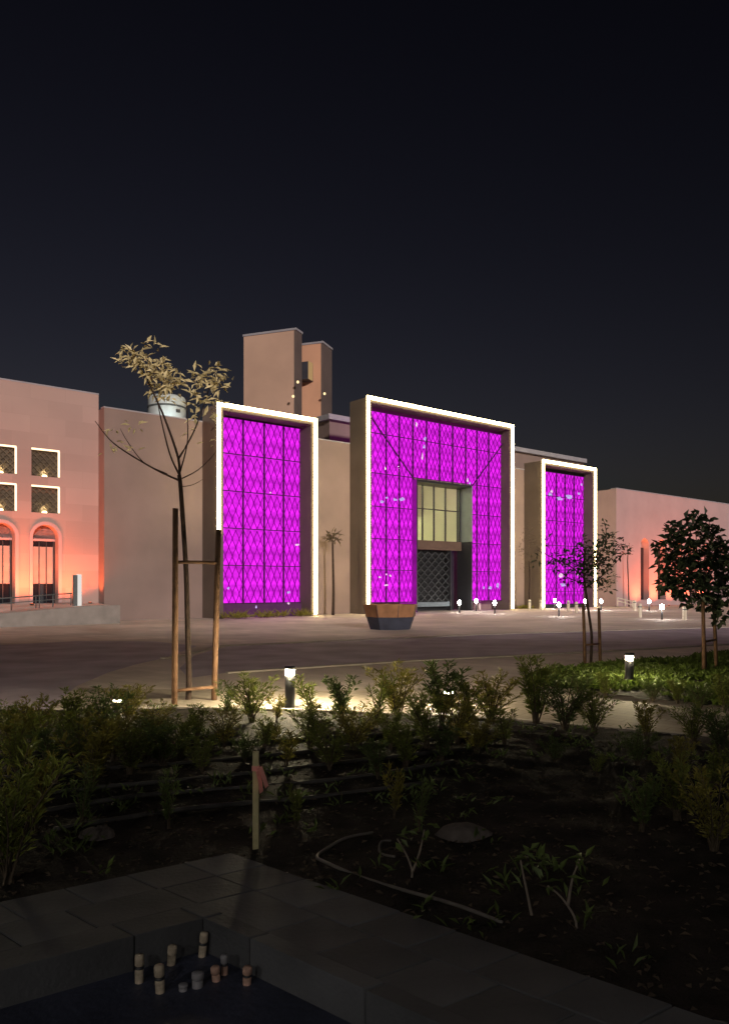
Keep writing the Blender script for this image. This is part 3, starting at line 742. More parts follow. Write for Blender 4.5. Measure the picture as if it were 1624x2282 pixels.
# the grille door under the beam
gw0, gw1 = wx_a, fu(1002, cg)-cu0
gd = MB().box(gw0, wx_b, RD+0.60, RD+0.66, 0.02, zb1).build('door_backing', mat('door_dark', (0.016,0.017,0.02), 0.6), p2_)
ogee(gw1-gw0, zb1-0.75, 6, 6, 0.09, 0.06).build('door_grille', mat('grille_grey', (0.05, 0.055, 0.06), 0.5, 0.2, 4), gd, (gw0, RD+0.05, 0.62))
MB().box(gw0, gw1, RD+0.02, RD+0.10, 0.30, 0.60).build('kick_plate', mat('plate_blue', (0.16,0.20,0.23), 0.5), gd)
MB().box(gw1, gw1+0.12, RD-0.05, RD+0.28, 0.02, zb1).build('door_post', M['metal_dark'], gd)
for q, (x, y, w, h, m) in enumerate([(851, 1118, .55, .25, 'emblem'), (862, 1109, .4, .2, 'emblem'), (880, 1113, .6, .3, 'emblem'), (895, 1113, .75, .45, 'emblem'), (928, 946, .3, .55, 'glow_patch_w'), (947, 978, .35, .45, 'emblem'), (945, 995, .35, .5, 'emblem'), (941, 1018, .2, .8, 'glow_patch_w'),
        (1042, 1070, .35, .55, 'glow_patch_w'), (1047, 1077, .35, .3, 'emblem'), (846, 1286, .4, .2, 'glow_patch_w'), (861, 1280, .35, .18, 'glow_patch_w'), (870, 1283, .35, .25, 'glow_patch_w'), (861, 1304, .55, .2, 'glow_patch_w'), (1078, 1310, .3, .3, 'emblem'), (1092, 1310, .6, .35, 'emblem'), (1109, 1306, .45, .6, 'emblem')]):
    emblem(p2_, x, y, C0-0.55, w, h, m, q+20)
# right portal
cpr = C0-0.75
sr_ = [fh(1230, y, cpr) for y in (1052, 1105, 1160, 1215, 1270, 1318, 1347)]
p3_, pu3, pW3, pH3, pJ3, xs3 = portal('narrow right portal of magenta panes behind a staked tree', 1209, 1326, 1026, 0.75, (1222, 1241, 1260, 1280, 1301), sr_, 3, 2.5)
for q, (x, y, w, h, m) in enumerate([(1229, 1095, .5, .45, 'glow_patch_w'), (1226, 1101, .9, .4, 'emblem'), (1247, 1111, 1.1, .5, 'emblem'), (1268, 1107, 1.3, .55, 'emblem'), (1290, 1100, .6, .35, 'emblem'), (1296, 1080, .35, .4, 'emblem'), (1250, 1283, .9, .7, 'glow_patch_w'), (1255, 1303, 1.2, .45, 'emblem'), (1288, 1281, .3, .4, 'glow_patch_w')]):
    emblem(p3_, x, y, C0-0.62, w, h, m, q+50)

# --- right wing
RWu = fu(1373, C0)
rw = thing('right_wing', 'long low pink building with narrow orange lit arches on the right', 'building', FP(RWu, C0), ROT)
H_R = fh(1373, 1089, C0)
def wx(x): return fu(x, C0)-RWu
wxs = [wx(1427 + 0), wx(1448)]
aw = wx(1446)-wx(1427); ap = wx(1466)-wx(1428)
rh = []
za0, zas = fh(1436, 1342, C0), fh(1436, 1217, C0)
for k in range(7):
    x0 = wx(1427)+k*ap
    rh.append(arch(x0, x0+aw, 0.5, zas))
XR = wx(1427)+9*ap
wall_mesh(rect(0, XR, 0, H_R), rh, 0.7).build('wall', M['plaster_pink'], rw)
MB().box(0.0, XR, 0.71, 22, 0, H_R-0.02).build('building_core', M['plaster_pink'], rw)
MB().box(-0.03, XR, -0.03, 0.5, H_R, H_R+0.08).build('coping', M['roofgrey'], rw)
for k in range(7):
    x0 = wx(1427)+k*ap
    d_ = MB().box(x0+0.12, x0+aw-0.12, 0.45, 0.69, 0.5, zas-0.1).build('arched_niche', M['glass_dark'], rw)
    MB().box(x0+aw*0.5-0.04, x0+aw*0.5+0.04, 0.40, 0.449, 0.5, zas-0.1).build('niche_bar', M['metal_dark'], d_)
    if k < 4:
        lamp('POINT', 'lamp_light', d_, (x0+aw/2, 0.30, zas+0.1), 12, (1.0, 0.34, 0.14), 0.08)
for k in range(5):
    uplight(RWu + wx(1427) + aw/2 + ap*(k-0.5), C0+1.4, 0.02, (560, 640, 600, 560, 560)[k]*1.9, ['orange uplight at the left corner of the low pink building', 'orange uplight between the two narrow arches left of the leafy tree', 'orange uplight behind the leafy staked tree on the right', 'orange uplight right of the leafy tree trunk', 'orange uplight at the right picture edge'][k], 'orange uplights along the low pink building', 125, (0, 0.40, 1))
# short handrail at the right wing corner
hr = thing('handrail', 'short sloping handrail at the corner of the low pink building', 'railing', FP(RWu, C0+1.6), ROT)
xa, xb = fu(1376, C0+1.6)-RWu, fu(1425, C0+1.6)-RWu
za, zb = fh(1376, 1332, C0+1.6), fh(1425, 1346, C0+1.6)
for dz_, nm in ((0, 'handrail_bar'), (-0.25, 'mid_rail')):
    MB().tube([(xa,0,za+dz_),(xb,0,zb+dz_)], 0.035, 8).build(nm, M['cream'], hr)
for f_ in (0, 0.33, 0.66, 1.0):
    x = xa+(xb-xa)*f_; z = za+(zb-za)*f_
    MB().tube([(x,0,0.0),(x,0,z)], 0.03, 8).build('post', M['cream'], hr)

# ------------------------------------------------------------------ planter on the plaza
pb = G(870, 1402); sc = pb.y/F
pl = thing('planter', 'large faceted tapering planter, brown above dark slate, before the doorway', 'planter', pb)
rt, rb_ = 63*sc, 47*sc; hh = 55*sc
MB().lathe([(rb_*0.98,0),(rb_,0.03),(rb_+(rt-rb_)*0.55,hh*0.50)], 8, smooth=False, rot=0.25).build('base', M['planter_dark'], pl)
MB().lathe([(rb_+(rt-rb_)*0.55+0.01,hh*0.505),(rt,hh*0.98),(rt,hh),(rt-0.10,hh),(rt-0.12,hh*0.85),(0.02,hh*0.85)], 8, smooth=False, rot=0.25).build('rim', M['planter_wood'], pl)
for k in range(8):
    a = 0.25 + 2*math.pi*k/8; r0 = rb_+(rt-rb_)*0.55+0.012; r1 = rt+0.003
    MB().tube([(r0*math.cos(a), r0*math.sin(a), hh*0.51), (r1*math.cos(a), r1*math.sin(a), hh*0.985)], 0.012, 5).build('seam', M['planter_dark'], pl)

# ------------------------------------------------------------------ bollards
def far_lamp(x, ytop, ybase, label):
    p = G(x, ybase); k = p.y/F; h = (ybase-ytop)*k
    t = thing('lamp_bollard', label, 'bollard light', p, 0, 'lamp bollards on the plaza')
    MB().lathe([(0.045,0),(0.05,0.02),(0.045,h*0.55)], 10).build('post', M['metal_dark'], t)
    MB().lathe([(0.03,h*0.66),(0.085,h*0.70),(0.10,h*0.82),(0.06,h*0.97),(0.02,h)], 12).build('head', M['lampwhite'], t)
    return t
LAMPS = [(1023.5,1338,1366),(1061,1334,1362),(1102,1338,1368),(1158,1333,1356),(1236,1334,1357),(1245,1342,1374),(1303,1336,1360),(1339,1335,1360),(1446,1336,1361),(1474.5,1347,1381)]
ORD = ['first','second','third','fourth','fifth','sixth','seventh','eighth','ninth','tenth','eleventh','twelfth','thirteenth','fourteenth','fifteenth','sixteenth','seventeenth','eighteenth','nineteenth','twentieth','twenty-first','twenty-second','twenty-third','twenty-fourth','twenty-fifth','twenty-sixth']
for i, (x, a, b) in enumerate(LAMPS):
    far_lamp(x, a, b, 'white headed lamp bollard, %s from the left along the portals' % ORD[i])
def post(x, ytop, ybase, label):
    p = G(x, ybase); k = p.y/F; h = (ybase-ytop)*k
    t = thing('post_bollard', label, 'bollard', p, 0, 'cream post bollards on the plaza')
    MB().lathe([(0.10,0),(0.10,h-0.06),(0.07,h-0.01),(0.02,h)], 12).build('shaft', M['cream'], t)
    MB().lathe([(0.103,h*0.72),(0.103,h*0.80)], 12).build('band', M['metal_grey'], t)
POSTS = [(1008,1337,1358),(1039.6,1335,1357),(1068,1337,1359),(1086,1335,1357),(1110,1336,1357),(1179.5,1336,1358),(1204.5,1337,1358),(1266,1338,1362),(1284,1341,1366),(1413.5,1337,1361),(1425.6,1345,1376),(1525.6,1351,1382)]
for i, (x, a, b) in enumerate(POSTS):
    post(x, a, b, 'plain cream post bollard, %s from the left along the portals' % ORD[i])
def bed_lamp(x, ytop, ybase, label, e=40):
    p = G(x, ybase); k = p.y/F; h = (ybase-ytop)*k
    t = thing('garden_bollard', label, 'bollard light', p, 0, 'dark garden bollards with lit heads')
    r = 0.07
    MB().lathe([(r,0),(r,h*0.78),(r*0.6,h*0.785),(r*0.6,h*0.80)], 16).build('post', M['metal_dark'], t)
    MB().lathe([(r*0.85,h*0.81),(r*0.85,h*0.915)], 16).build('lens', emat('garden_lens_%d' % x, (1.0, 0.84, 0.52), e*12), t)
    MB().lathe([(r*0.3,h*0.915),(r*1.12,h*0.92),(r*1.12,h*0.985),(r*0.9,h),(0.01,h)], 16).build('cap', M['metal_dark'], t)
bed_lamp(646, 1484, 1580, 'dark garden bollard with lit head among the middle shrubs', 330)
bed_lamp(1402, 1455, 1535, 'dark garden bollard with lit head in the right hand bed', 90)
bed_lamp(262, 1556, 1594, 'low garden light hidden behind the yellow lit shrub on the left', 40)
bed_lamp(-230, 1500, 1620, 'dark garden bollard just beyond the left picture edge', 90)
bed_lamp(1000, 1538, 1574, 'low garden light hidden behind the shrubs right of the middle bollard', 220)

# ------------------------------------------------------------------ trees
def leaf_cluster(mb, c, rad, n, L, W, rr, flat=0.0):
    for _ in range(n):
        while True:
            v = Vector((rr.uniform(-1,1), rr.uniform(-1,1), rr.uniform(-1,1)))
            if v.length < 1: break
        p = Vector(c) + Vector((v.x*rad[0], v.y*rad[1], v.z*rad[2]))
        d = Vector((rr.gauss(0,1), rr.gauss(0,1), rr.gauss(0,0.55) + v.z*0.3)) + Vector(v)*0.8
        nr = Vector((rr.gauss(0,.6), rr.gauss(-0.2,.6), 1.0))
        l = L*rr.uniform(0.65, 1.25)
        mb.leaf(p, d, nr, l, W*rr.uniform(0.7, 1.2))
TY = 11.4
def T(x, y, dy=0.0): return D(x, y, TY+dy)
tb = G(420, 1305 + EYE*F/TY)
t1 = thing('young_tree', 'tall thin young tree with bare branches and pale lit leaves on top', 'tree', tb)
o1 = Vector(tb)
br = MB()
def limb(mb, pts, r0, r1, org, seg=8):
    n = len(pts)
    # smooth the polyline a little
    P = [Vector(p)-org for p in pts]; Q = []
    for i in range(n-1):
        for s_ in range(4):
            t = s_/4; p0 = P[max(i-1,0)]; p1 = P[i]; p2 = P[i+1]; p3 = P[min(i+2,n-1)]
            Q.append(0.5*((2*p1)+(p2-p0)*t+(2*p0-5*p1+4*p2-p3)*t*t+(3*p1-p0-3*p2+p3)*t*t*t))
    Q.append(P[-1]); m_ = len(Q)
    mb.tube(Q, [r0+(r1-r0)*i/(m_-1) for i in range(m_)], seg)
limb(br, [tb, T(421,1500), T(418,1400), T(415,1280), T(407,1150), T(402,1080), T(399,1058)], 0.046, 0.029, o1, 10)
br.build('trunk', M['bark'], t1)
bs = MB()
LIMBS = [([T(400,1065), T(397,1020,.02), T(368,935,.05), T(346,885,.1), T(325,840,.1), T(300,800,.12)], .022, .007),
         ([T(398,1055), T(378,1010,-.1), T(358,930,-.15), T(350,885,-.2)], .016, .006),
         ([T(398,1022), T(420,985,.1), T(437,950,.2), T(455,900,.3), T(470,850,.3)], .016, .006),
         ([T(402,1050), T(417,990,-.2), T(418,930,-.2), T(415,885,-.2)], .012, .005),
         ([T(398,1070), T(350,1048,-.2), T(285,1010,-.4), T(245,980,-.5), T(212,938,-.6)], .016, .005),
         ([T(372,1056,-.1), T(320,1030,.1), T(285,985,.2), T(268,955,.25)], .009, .004),
         ([T(402,1068), T(440,1048,.2), T(470,1020,.3), T(490,995,.35)], .010, .004),
         ([T(404,1085), T(430,1080,-.2), T(452,1068,-.3)], .006, .003),
         ([T(470,960,.4), T(500,930,.4), T(520,905,.4)], .005, .003)]
for pts, a, b in LIMBS: limb(bs, pts, a, b, o1, 7)
bs.build('branches', M['bark'], t1)
rr = random.Random(11); lf = MB()
for (x, y, rx, rz, n) in [(296,790,30,16,34),(318,806,30,16,38),(342,820,34,20,46),(362,838,34,18,46),(352,862,28,16,34),(375,852,28,14,26),(368,882,26,14,18),(275,812,22,10,8),(330,770,30,10,10),
                          (425,850,30,14,22),(450,838,26,16,20),(470,830,28,26,24),(485,860,24,16,18),(448,875,26,16,16),(470,905,24,20,16),(430,895,34,14,12),(455,925,30,14,10),(505,850,16,10,6)]:
    leaf_cluster(lf, T(x,y,rr.uniform(-.1,.3))-o1, (rx/150, 0.16, rz/150), int(n*1.15), 0.145, 0.055, rr)
for (x, y, n) in [(250,955,5),(283,945,4),(300,948,4),(262,990,4),(300,1008,5),(248,1010,3),(415,955,3),(470,985,3)]:
    leaf_cluster(lf, T(x,y)-o1, (0.12, 0.2, 0.06), n, 0.13, 0.045, rr)
lf.build('crown', M['leaf_pale'], t1)
def stake_frame(label, a, b, bars, w=0.04):
    """a, b: (x, ytop, ybase) of the posts; bars: list of picture heights"""
    pa = G(a[0], a[2]); pb_ = G(b[0], b[2])
    t = thing('tree_stakes', label, 'tree stakes', pa, 0, 'timber tree stakes')
    ta = D(a[3], a[1], pa.y) - pa; tb_ = D(b[3], b[1], pb_.y) - pa
    zero = Vector((0,0,0))
    MB().tube([zero, ta*0.5 + Vector((0.004,0,0)), ta], [w, w*1.03, w*0.93], 7).build('post', M['wood'], t)
    MB().tube([pb_-pa, (pb_-pa+tb_)*0.5, tb_], [w, w*1.02, w*0.93], 7).build('post', M['wood'], t)
    for y in bars:
        za = D(a[0], y, pa.y).z; f1 = za/ta.z
        q1 = ta*f1; q2 = (pb_-pa) + (tb_-(pb_-pa))*min(0.98, za/tb_.z)
        MB().tube([q1, (q1+q2)/2+Vector((0,-0.02,0.005)), q2], w*0.62, 6).build('crossbar', M['wood'], t)
    return t
stake_frame('two tall timber stakes and crossbars round the tall thin tree', (389,1133,1572,391), (477,1180,1562,487), (1253, 1540), 0.043)
def small_tree(label, xb, yb, trunk, crowns, seed, mleaf, L, W, name='young_tree', tr=0.03, limbs=(), dense=1.0):
    b = G(xb, yb); Y = b.y
    t = thing(name, label, 'tree', b)
    mb = MB(); limb(mb, [b] + [D(x, y, Y) for x, y in trunk], tr, tr*0.55, b, 8); mb.build('trunk', M['bark'], t)
    if limbs:
        m2 = MB()
        for li in limbs: limb(m2, [D(x, y, Y+dy) for x, y, dy in li], tr*0.5, tr*0.15, b, 6)
        m2.build('branches', M['bark'], t)
    rr = random.Random(seed); k = Y/F; f = MB()
    for (x, y, rx, rz, n) in crowns:
        leaf_cluster(f, D(x, y, Y+rr.uniform(-.25,.25))-b, (rx*k, min(rx*k, 0.6), rz*k), int(n*dense), L, W, rr)
    f.build('crown', M[mleaf], t)
    return t
small_tree('slender dark leaved staked tree before the right portal', 1316, 1478, [(1318,1420),(1312,1370),(1305,1320),(1300,1270),(1305,1220)],
    [(1345,1172,10,14,14),(1352,1200,18,16,40),(1375,1210,14,12,22),(1340,1225,22,14,55),(1365,1235,22,14,45),(1320,1240,24,22,90),(1300,1260,28,24,120),(1340,1258,22,16,70),(1270,1240,22,14,30),(1250,1262,22,14,28),(1235,1240,16,14,14),(1290,1225,14,14,26),(1345,1285,20,14,26),(1310,1290,24,14,40),(1350,1310,16,10,14),(1262,1290,18,12,14),(1300,1205,10,12,10),(1320,1310,18,10,14),(1395,1228,8,8,6),(1195,1250,12,14,8),(1215,1210,10,16,6)],
    21, 'leaf_dark', 0.13, 0.06, tr=0.035,
    limbs=[[(1302,1290,0),(1270,1262,-.1),(1225,1240,-.2),(1195,1225,-.2)],[(1302,1280,0),(1340,1240,.1),(1350,1190,.1),(1346,1162,.1)],[(1305,1310,0),(1345,1280,.2),(1385,1240,.2)],[(1302,1300,0),(1270,1290,.2),(1250,1275,.2)]])
stake_frame('two thin timber stakes propping the slender tree before the right portal', (1303,1345,1484,1299), (1337,1355,1480,1334), (1438,), 0.035)
small_tree('dense round dark leaved staked tree before the low pink building', 1572, 1506, [(1570,1440),(1566,1380),(1562,1320),(1560,1260)],
    [(1550,1160,26,16,90),(1575,1165,18,14,45),(1545,1190,40,22,190),(1590,1195,24,22,100),(1500,1180,16,20,60),(1490,1200,14,14,40),(1480,1225,22,20,80),(1520,1230,40,26,220),(1570,1235,44,26,240),(1610,1240,34,28,170),(1490,1265,26,18,120),(1530,1275,44,26,240),(1585,1280,44,26,240),(1625,1280,30,26,140),(1500,1305,32,18,130),(1550,1315,44,22,190),(1600,1320,40,22,170),(1490,1295,18,12,40),(1560,1345,34,14,80),(1605,1355,26,18,80),(1530,1340,24,10,50),(1600,1380,14,10,24),(1462,1222,8,10,14),(1640,1230,24,28,90)],
    22, 'leaf_dark', 0.17, 0.105, tr=0.03, dense=0.5,
    limbs=[[(1562,1320,0),(1530,1270,-.1),(1490,1220,-.1)],[(1562,1310,0),(1590,1250,.1),(1600,1200,.1)],[(1561,1290,0),(1552,1220,0),(1550,1160,0)]])
stake_frame('two timber stakes under the dense round tree on the right', (1568,1330,1508,1566), (1596,1330,1500,1590), (1431,), 0.035)
small_tree('thin wispy brown tree between the centre and right portals', 1180, 1358, [(1179,1320),(1180,1290),(1178,1250)],
    [(1176,1195,14,24,60),(1190,1215,14,20,50),(1168,1230,12,20,40),(1185,1250,18,18,60),(1172,1265,14,12,30),(1195,1265,12,12,24),(1165,1205,8,20,20)], 23, 'stem', 0.18, 0.05, name='wispy_tree', tr=0.07)
small_tree('small dead palm before the plain wall left of the centre portal', 742, 1371, [(743,1320),(742,1260),(741,1205)],
    [(741,1192,10,8,26),(732,1200,8,6,10),(751,1199,8,6,10),(741,1202,12,5,12)], 24, 'stem', 0.45, 0.12, name='small_palm', tr=0.09)
small_tree('thin bare tree at the corner of the low pink building', 1401, 1352, [(1400,1300),(1398,1250),(1400,1225)],
    [(1400,1220,10,8,18),(1388,1232,8,8,10),(1408,1228,6,8,8),(1365,1290,12,10,26),(1358,1300,10,10,16)], 25, 'leaf_dark', 0.25, 0.1, name='bare_tree', tr=0.06)

# ------------------------------------------------------------------ shrubs
def shrub_proto(seed, nst, nl, L, W, spread, h=1.0, tip=0.3):
    rr = random.Random(seed); st = MB(); fo = MB()
    for s_ in range(nst):
        a = rr.uniform(0, 2*math.pi); sp = spread*rr.uniform(0.25, 1.0)
        top = Vector((math.cos(a)*sp, math.sin(a)*sp, h*rr.uniform(0.62, 1.0)*(1-0.25*sp)))
        mid = Vector((top.x*0.32+rr.gauss(0,.02), top.y*0.32+rr.gauss(0,.02), top.z*0.55))
        pts = [Vector((rr.gauss(0,.02), rr.gauss(0,.02), 0)), mid, top]
        st.tube([pts[0], (pts[0]+mid)/2, mid, (mid+top)/2, top], [0.012,0.010,0.008,0.006,0.003], 5, False)
        for k in range(nl):
            f = 1 - (rr.random()**1.35)*0.80
            p = pts[0]*(1-f)**2 + mid*2*f*(1-f) + top*f*f
            ax = (top-mid).normalized()
            an = rr.uniform(0, 2*math.pi); out = Vector((math.cos(an), math.sin(an), rr.uniform(-0.1, 0.55)))
            fo.leaf(p + out*rr.uniform(0, .05), out + ax*rr.uniform(0.2, 1.3), Vector((rr.gauss(0,.5), rr.gauss(0,.5), 1)), L*rr.uniform(0.55, 1.2), W*rr.uniform(0.7, 1.2))
    return st.mesh('stem'), fo.mesh('foliage')
PROT = [shrub_proto(31, 15, 66, 0.115, 0.023, 0.50), shrub_proto(32, 10, 76, 0.10, 0.027, 0.40), shrub_proto(33, 19, 56, 0.09, 0.025, 0.58), shrub_proto(34, 6, 60, 0.13, 0.024, 0.34), shrub_proto(35, 9, 66, 0.135, 0.020, 0.46), shrub_proto(36, 20, 48, 0.085, 0.028, 0.52)]
def shrub(x, yb, yt, wide, kind, mk, label, group):
    p = G(x, yb, 0.03); k = p.y/F; h = (yb-yt)*k*1.03
    t = thing('shrub', label, 'shrub', p, rnd.uniform(0, 6.28), group)
    st, fo = PROT[kind]
    for nm, me, m in (('stem', st, 'stem'), ('foliage', fo, mk)):
        key = nm+mk+str(kind)
        if key not in shrub.c:
            c = me.copy(); c.materials.clear(); c.materials.append(M[m]); shrub.c[key] = c
        link(nm, shrub.c[key], t)
    t.scale = (h*wide, h*wide, h)
    return t
shrub.c = {}
BACK = [(25,1650,1556),(75,1655,1548),(150,1650,1530),(232,1640,1526),(285,1610,1520),(345,1655,1560),(440,1650,1566),(505,1600,1512),(562,1612,1500),(618,1612,1535),(690,1604,1500),(762,1614,1500),(842,1616,1494),(886,1606,1474),(932,1624,1522),(985,1616,1468),(1042,1620,1508),(1095,1612,1492),(1195,1620,1456),(1258,1630,1500),(1325,1635,1530),(1440,1650,1560),(1545,1660,1560),(1610,1690,1570)]
for i, (x, yb, yt) in enumerate(BACK):
    shrub(x, yb, yt, rnd.uniform(0.95, 1.25), [0,2,1,2,0,2,1,3,0,3,3,1,3,0,3,1,0,2,1,2,0,1,2,0][i], ['leaf_a','leaf_b','leaf_a','leaf_c'][i % 4] if i != 4 else 'leaf_b',
          'upright green shrub along the lit path, %s from the left' % ORD[i], 'shrubs along the lit path')
MID = [(40,1730,1610),(125,1750,1620),(205,1765,1600),(290,1730,1620),(365,1710,1600),(450,1725,1600),(545,1700,1592),(640,1712,1590),(735,1715,1582),(842,1740,1590),(905,1715,1590),(985,1700,1565),(1060,1680,1545),(1125,1665,1560),(1235,1700,1615),(1330,1730,1640),(1420,1710,1600),(1510,1730,1605),(1590,1760,1600)]
for i, (x, yb, yt) in enumerate(MID):
    if x > 430: yt = yb - (yb-yt)*(0.62, 0.85, 0.7)[i % 3]
    shrub(x, yb, yt, rnd.uniform(0.95, 1.3), [2,4,1,5,0,4,2,3][i % 8], ['leaf_a','leaf_c','leaf_b','leaf_a','leaf_c'][i % 5],
          'bushy olive shrub in the middle of the bed, %s from the left' % ORD[i], 'shrubs in the middle of the bed')
ROW2 = [(30,1705,1590),(100,1700,1585),(180,1705,1570),(255,1700,1580),(320,1695,1590),(405,1690,1590),(500,1670,1566),(590,1672,1570),(690,1672,1562),(790,1672,1562),(870,1675,1548),(950,1670,1545),(1020,1660,1540)]
for i, (x, yb, yt) in enumerate(ROW2):
    if x > 430: yt = yb - (yb-yt)*(0.95, 0.75, 1.0)[i % 3]
    shrub(x, yb, yt, rnd.uniform(1.0, 1.3), [1,4,5,0,2][i % 5], ['leaf_b','leaf_a','leaf_a'][i % 3], 'leafy shrub just in front of the path row, %s from the left' % ORD[i], 'second row of shrubs')
FRONT = [(18,1975,1660,0),(75,1860,1670,1),(185,1850,1690,3),(375,1850,1700,3),(660,1850,1740,3),(880,1830,1690,3),(935,1860,1720,3),(1430,1860,1720,1),(1510,1830,1680,0),(1590,1900,1700,2)]
for i, (x, yb, yt, kd) in enumerate(FRONT):
    shrub(x, yb, yt, 0.62 if kd == 3 else rnd.uniform(0.8, 1.0), kd, ['leaf_a','leaf_b','leaf_c','leaf_c'][i % 4],
          'dim shrub nearest the paved ledge, %s from the left' % ORD[i], 'dim shrubs in front')
BACKBED = [(1290,1552,1492),(1350,1556,1496),(1455,1564,1510),(1510,1570,1512),(1560,1580,1520),(1615,1588,1500)]
for i, (x, yb, yt) in enumerate(BACKBED):
    shrub(x, yb, yt, 1.3, [2,1][i % 2], ['leaf_c','leaf_a'][i % 2], 'dark shrub in the far right bed, %s from the left' % ORD[i], 'shrubs in the far bed')
# sparse seedlings nearest the ledge
def seedling(label, stems, leaves, seed, yb):
    b = G(stems[0][0][0], yb, 0.02); Y = b.y
    t = thing('seedling', label, 'plant', b, 0, 'sparse seedlings')
    mb = MB()
    for s_ in stems: limb(mb, [D(x, y, Y) for x, y in s_], 0.008, 0.004, b, 6)
    mb.build('stem', mat('seedling_stem', (0.24,0.20,0.16), 0.9), t)
    rr = random.Random(seed); f = MB()
    for x, y, n in leaves: leaf_cluster(f, D(x, y, Y)-b, (0.05, 0.06, 0.03), n, 0.075, 0.03, rr)
    f.build('leaves', M['leaf_c'], t)
seedling('forked bare seedling with few leaves beside the looped hose', [[(916,1964),(918,1940),(905,1905),(885,1870)],[(918,1945),(935,1900),(945,1850)]], [(885,1865,6),(945,1840,8),(930,1862,5)], 41, 1966)
seedling('leaning straight stemmed seedling, yellow leaved, over the soil', [[(1186,2050),(1175,1995),(1165,1945),(1158,1910)]], [(1190,1915,14),(1210,1925,12),(1170,1905,6)], 42, 2052)
seedling('crooked pale stemmed seedling nearest the right arm of the ledge', [[(1285,2078),(1280,2045),(1250,2000),(1220,1975)],[(1265,2020),(1275,1960),(1292,1915)]], [(1215,1968,8),(1290,1908,8),(1240,1950,6)], 43, 2080)

# low ground cover in the far right bed and a fringe at the portals
def cover(name, poly, n, L, W, m, label, seed, zb=0.03, ok=None):
    rr = random.Random(seed); mb = MB()
    xs = [p[0] for p in poly]; ys = [p[1] for p in poly]; k = 0
    while k < n:
        x, y = rr.uniform(min(xs), max(xs)), rr.uniform(min(ys), max(ys))
        if not inpoly(x, y, poly): continue
        if noise.noise(Vector((x*0.9, y*0.9, 5))) < rr.uniform(-0.35, 0.25): k += 0.2; continue
        k += 1
        c = Vector((x, y, zb))
        for _ in range(7):
            a = rr.uniform(0, 6.28)
            mb.leaf(c + Vector((rr.gauss(0,.05), rr.gauss(0,.05), rr.uniform(0,.06))), Vector((math.cos(a), math.sin(a), rr.uniform(0.3, 1.6))), Vector((rr.gauss(0,.5), rr.gauss(0,.5), 1)), L*rr.uniform(.6,1.3), W)
    o = mb.build(name, M[m]); return struct(o, 'stuff', label)
vis_poly = [tuple(G(x, y))[:2] for x, y in [(1185,1512),(1260,1501),(1340,1491),(1480,1475),(1624,1463),(1760,1452),(1760,1596),(1624,1584),(1300,1546),(1195,1534)]]
cover('ground_cover', vis_poly, 2300, 0.13, 0.06, 'cover', 'low green ground cover filling the far right bed', 51)
cover('bed_weeds', bed_poly, 700, 0.09, 0.022, 'leaf_c', 'sparse low weeds scattered over the dark soil', 52)
fringe = [tuple(FP(fu(x, c), c))[:2] for x, c in ((492, C0+0.9), (690, C0+0.9), (690, C0+0.25), (492, C0+0.25))]
cover('grass_fringe', fringe, 55, 0.55, 0.04, 'leaf_b', 'dry tufted plants along the foot of the left portal', 53, 0.0)
fringe2 = [tuple(FP(fu(x, c), c))[:2] for x, c in ((1150, CH+0.9), (1205, CH+0.9), (1205, CH+0.25), (1150, CH+0.25))]
cover('flower_fringe', fringe2, 90, 0.3, 0.07, 'leaf_b', 'low plants along the wall beside the right portal', 54, 0.0)

lt = MB(); rl_ = random.Random(61)                          # fallen leaves, chips and clods on the soil
near_poly = [tuple(G(x, y))[:2] for x, y in [(-100,1640),(1150,1640),(1700,1700),(1800,1990)]] + [tuple(APEX + DB*3.2)[:2], tuple(APEX)[:2], tuple(APEX + DA*2.6)[:2]]
xs_ = [p[0] for p in near_poly]; ys_ = [p[1] for p in near_poly]
for _ in range(5200):
    x, y = rl_.uniform(min(xs_), max(xs_)), rl_.uniform(min(ys_), max(ys_))
    if not inpoly(x, y, near_poly): continue
    a = rl_.uniform(0, 6.28); z = 0.012 + 0.055*(0.5+0.5*noise.fractal(Vector((x*2.3, y*2.3, 3.1)), 0.8, 2.0, 4)) + 0.006
    lt.leaf(Vector((x, y, max(z, 0.012))), Vector((math.cos(a), math.sin(a), rl_.uniform(-.1, .35))), Vector((rl_.gauss(0,.3), rl_.gauss(0,.3), 1)), rl_.uniform(.02, .06), rl_.uniform(.012, .03))
struct(lt.build('leaf_litter', mat('leaf_litter', (0.085, 0.062, 0.042), 0.9, 0.5, 8)), 'stuff', 'fallen leaves and chips scattered over the dark soil')
# ------------------------------------------------------------------ things in the bed
lb = G(570, 1898, 0.01); lk = lb.y/F
st_ = thing('marker_stake', 'pale upright lath with pink tape at the corner of the ledge', 'stake', lb)
MB().box(-6.5*lk, 6.5*lk, -0.012, 0.012, 0, 223*lk).build('lath', M['lath'], st_)
tp = MB()
z0 = (1898-1712)*lk
for a, (dx, dz_) in enumerate([(26, -40), (14, -52)]):
    w = 7*lk
    P = [Vector((4*lk, -0.016-0.004*a, z0)), Vector((dx*0.45*lk, -0.03-0.01*a, z0+(4-8*a)*lk*1.0)), Vector((dx*0.8*lk, -0.034, z0+dz_*0.55*lk)), Vector((dx*lk, -0.03, z0+dz_*lk))]
    for i in range(3):
        s_ = Vector((w*0.5, 0.008, w*0.35)); tp.add([P[i]-s_, P[i]+s_, P[i+1]+s_, P[i+1]-s_], [(0,1,2,3)])
tp.box(-8*lk, 8*lk, -0.016, 0.016, z0-6*lk, z0+5*lk)
tp.build('tape', M['ribbon'], st_)
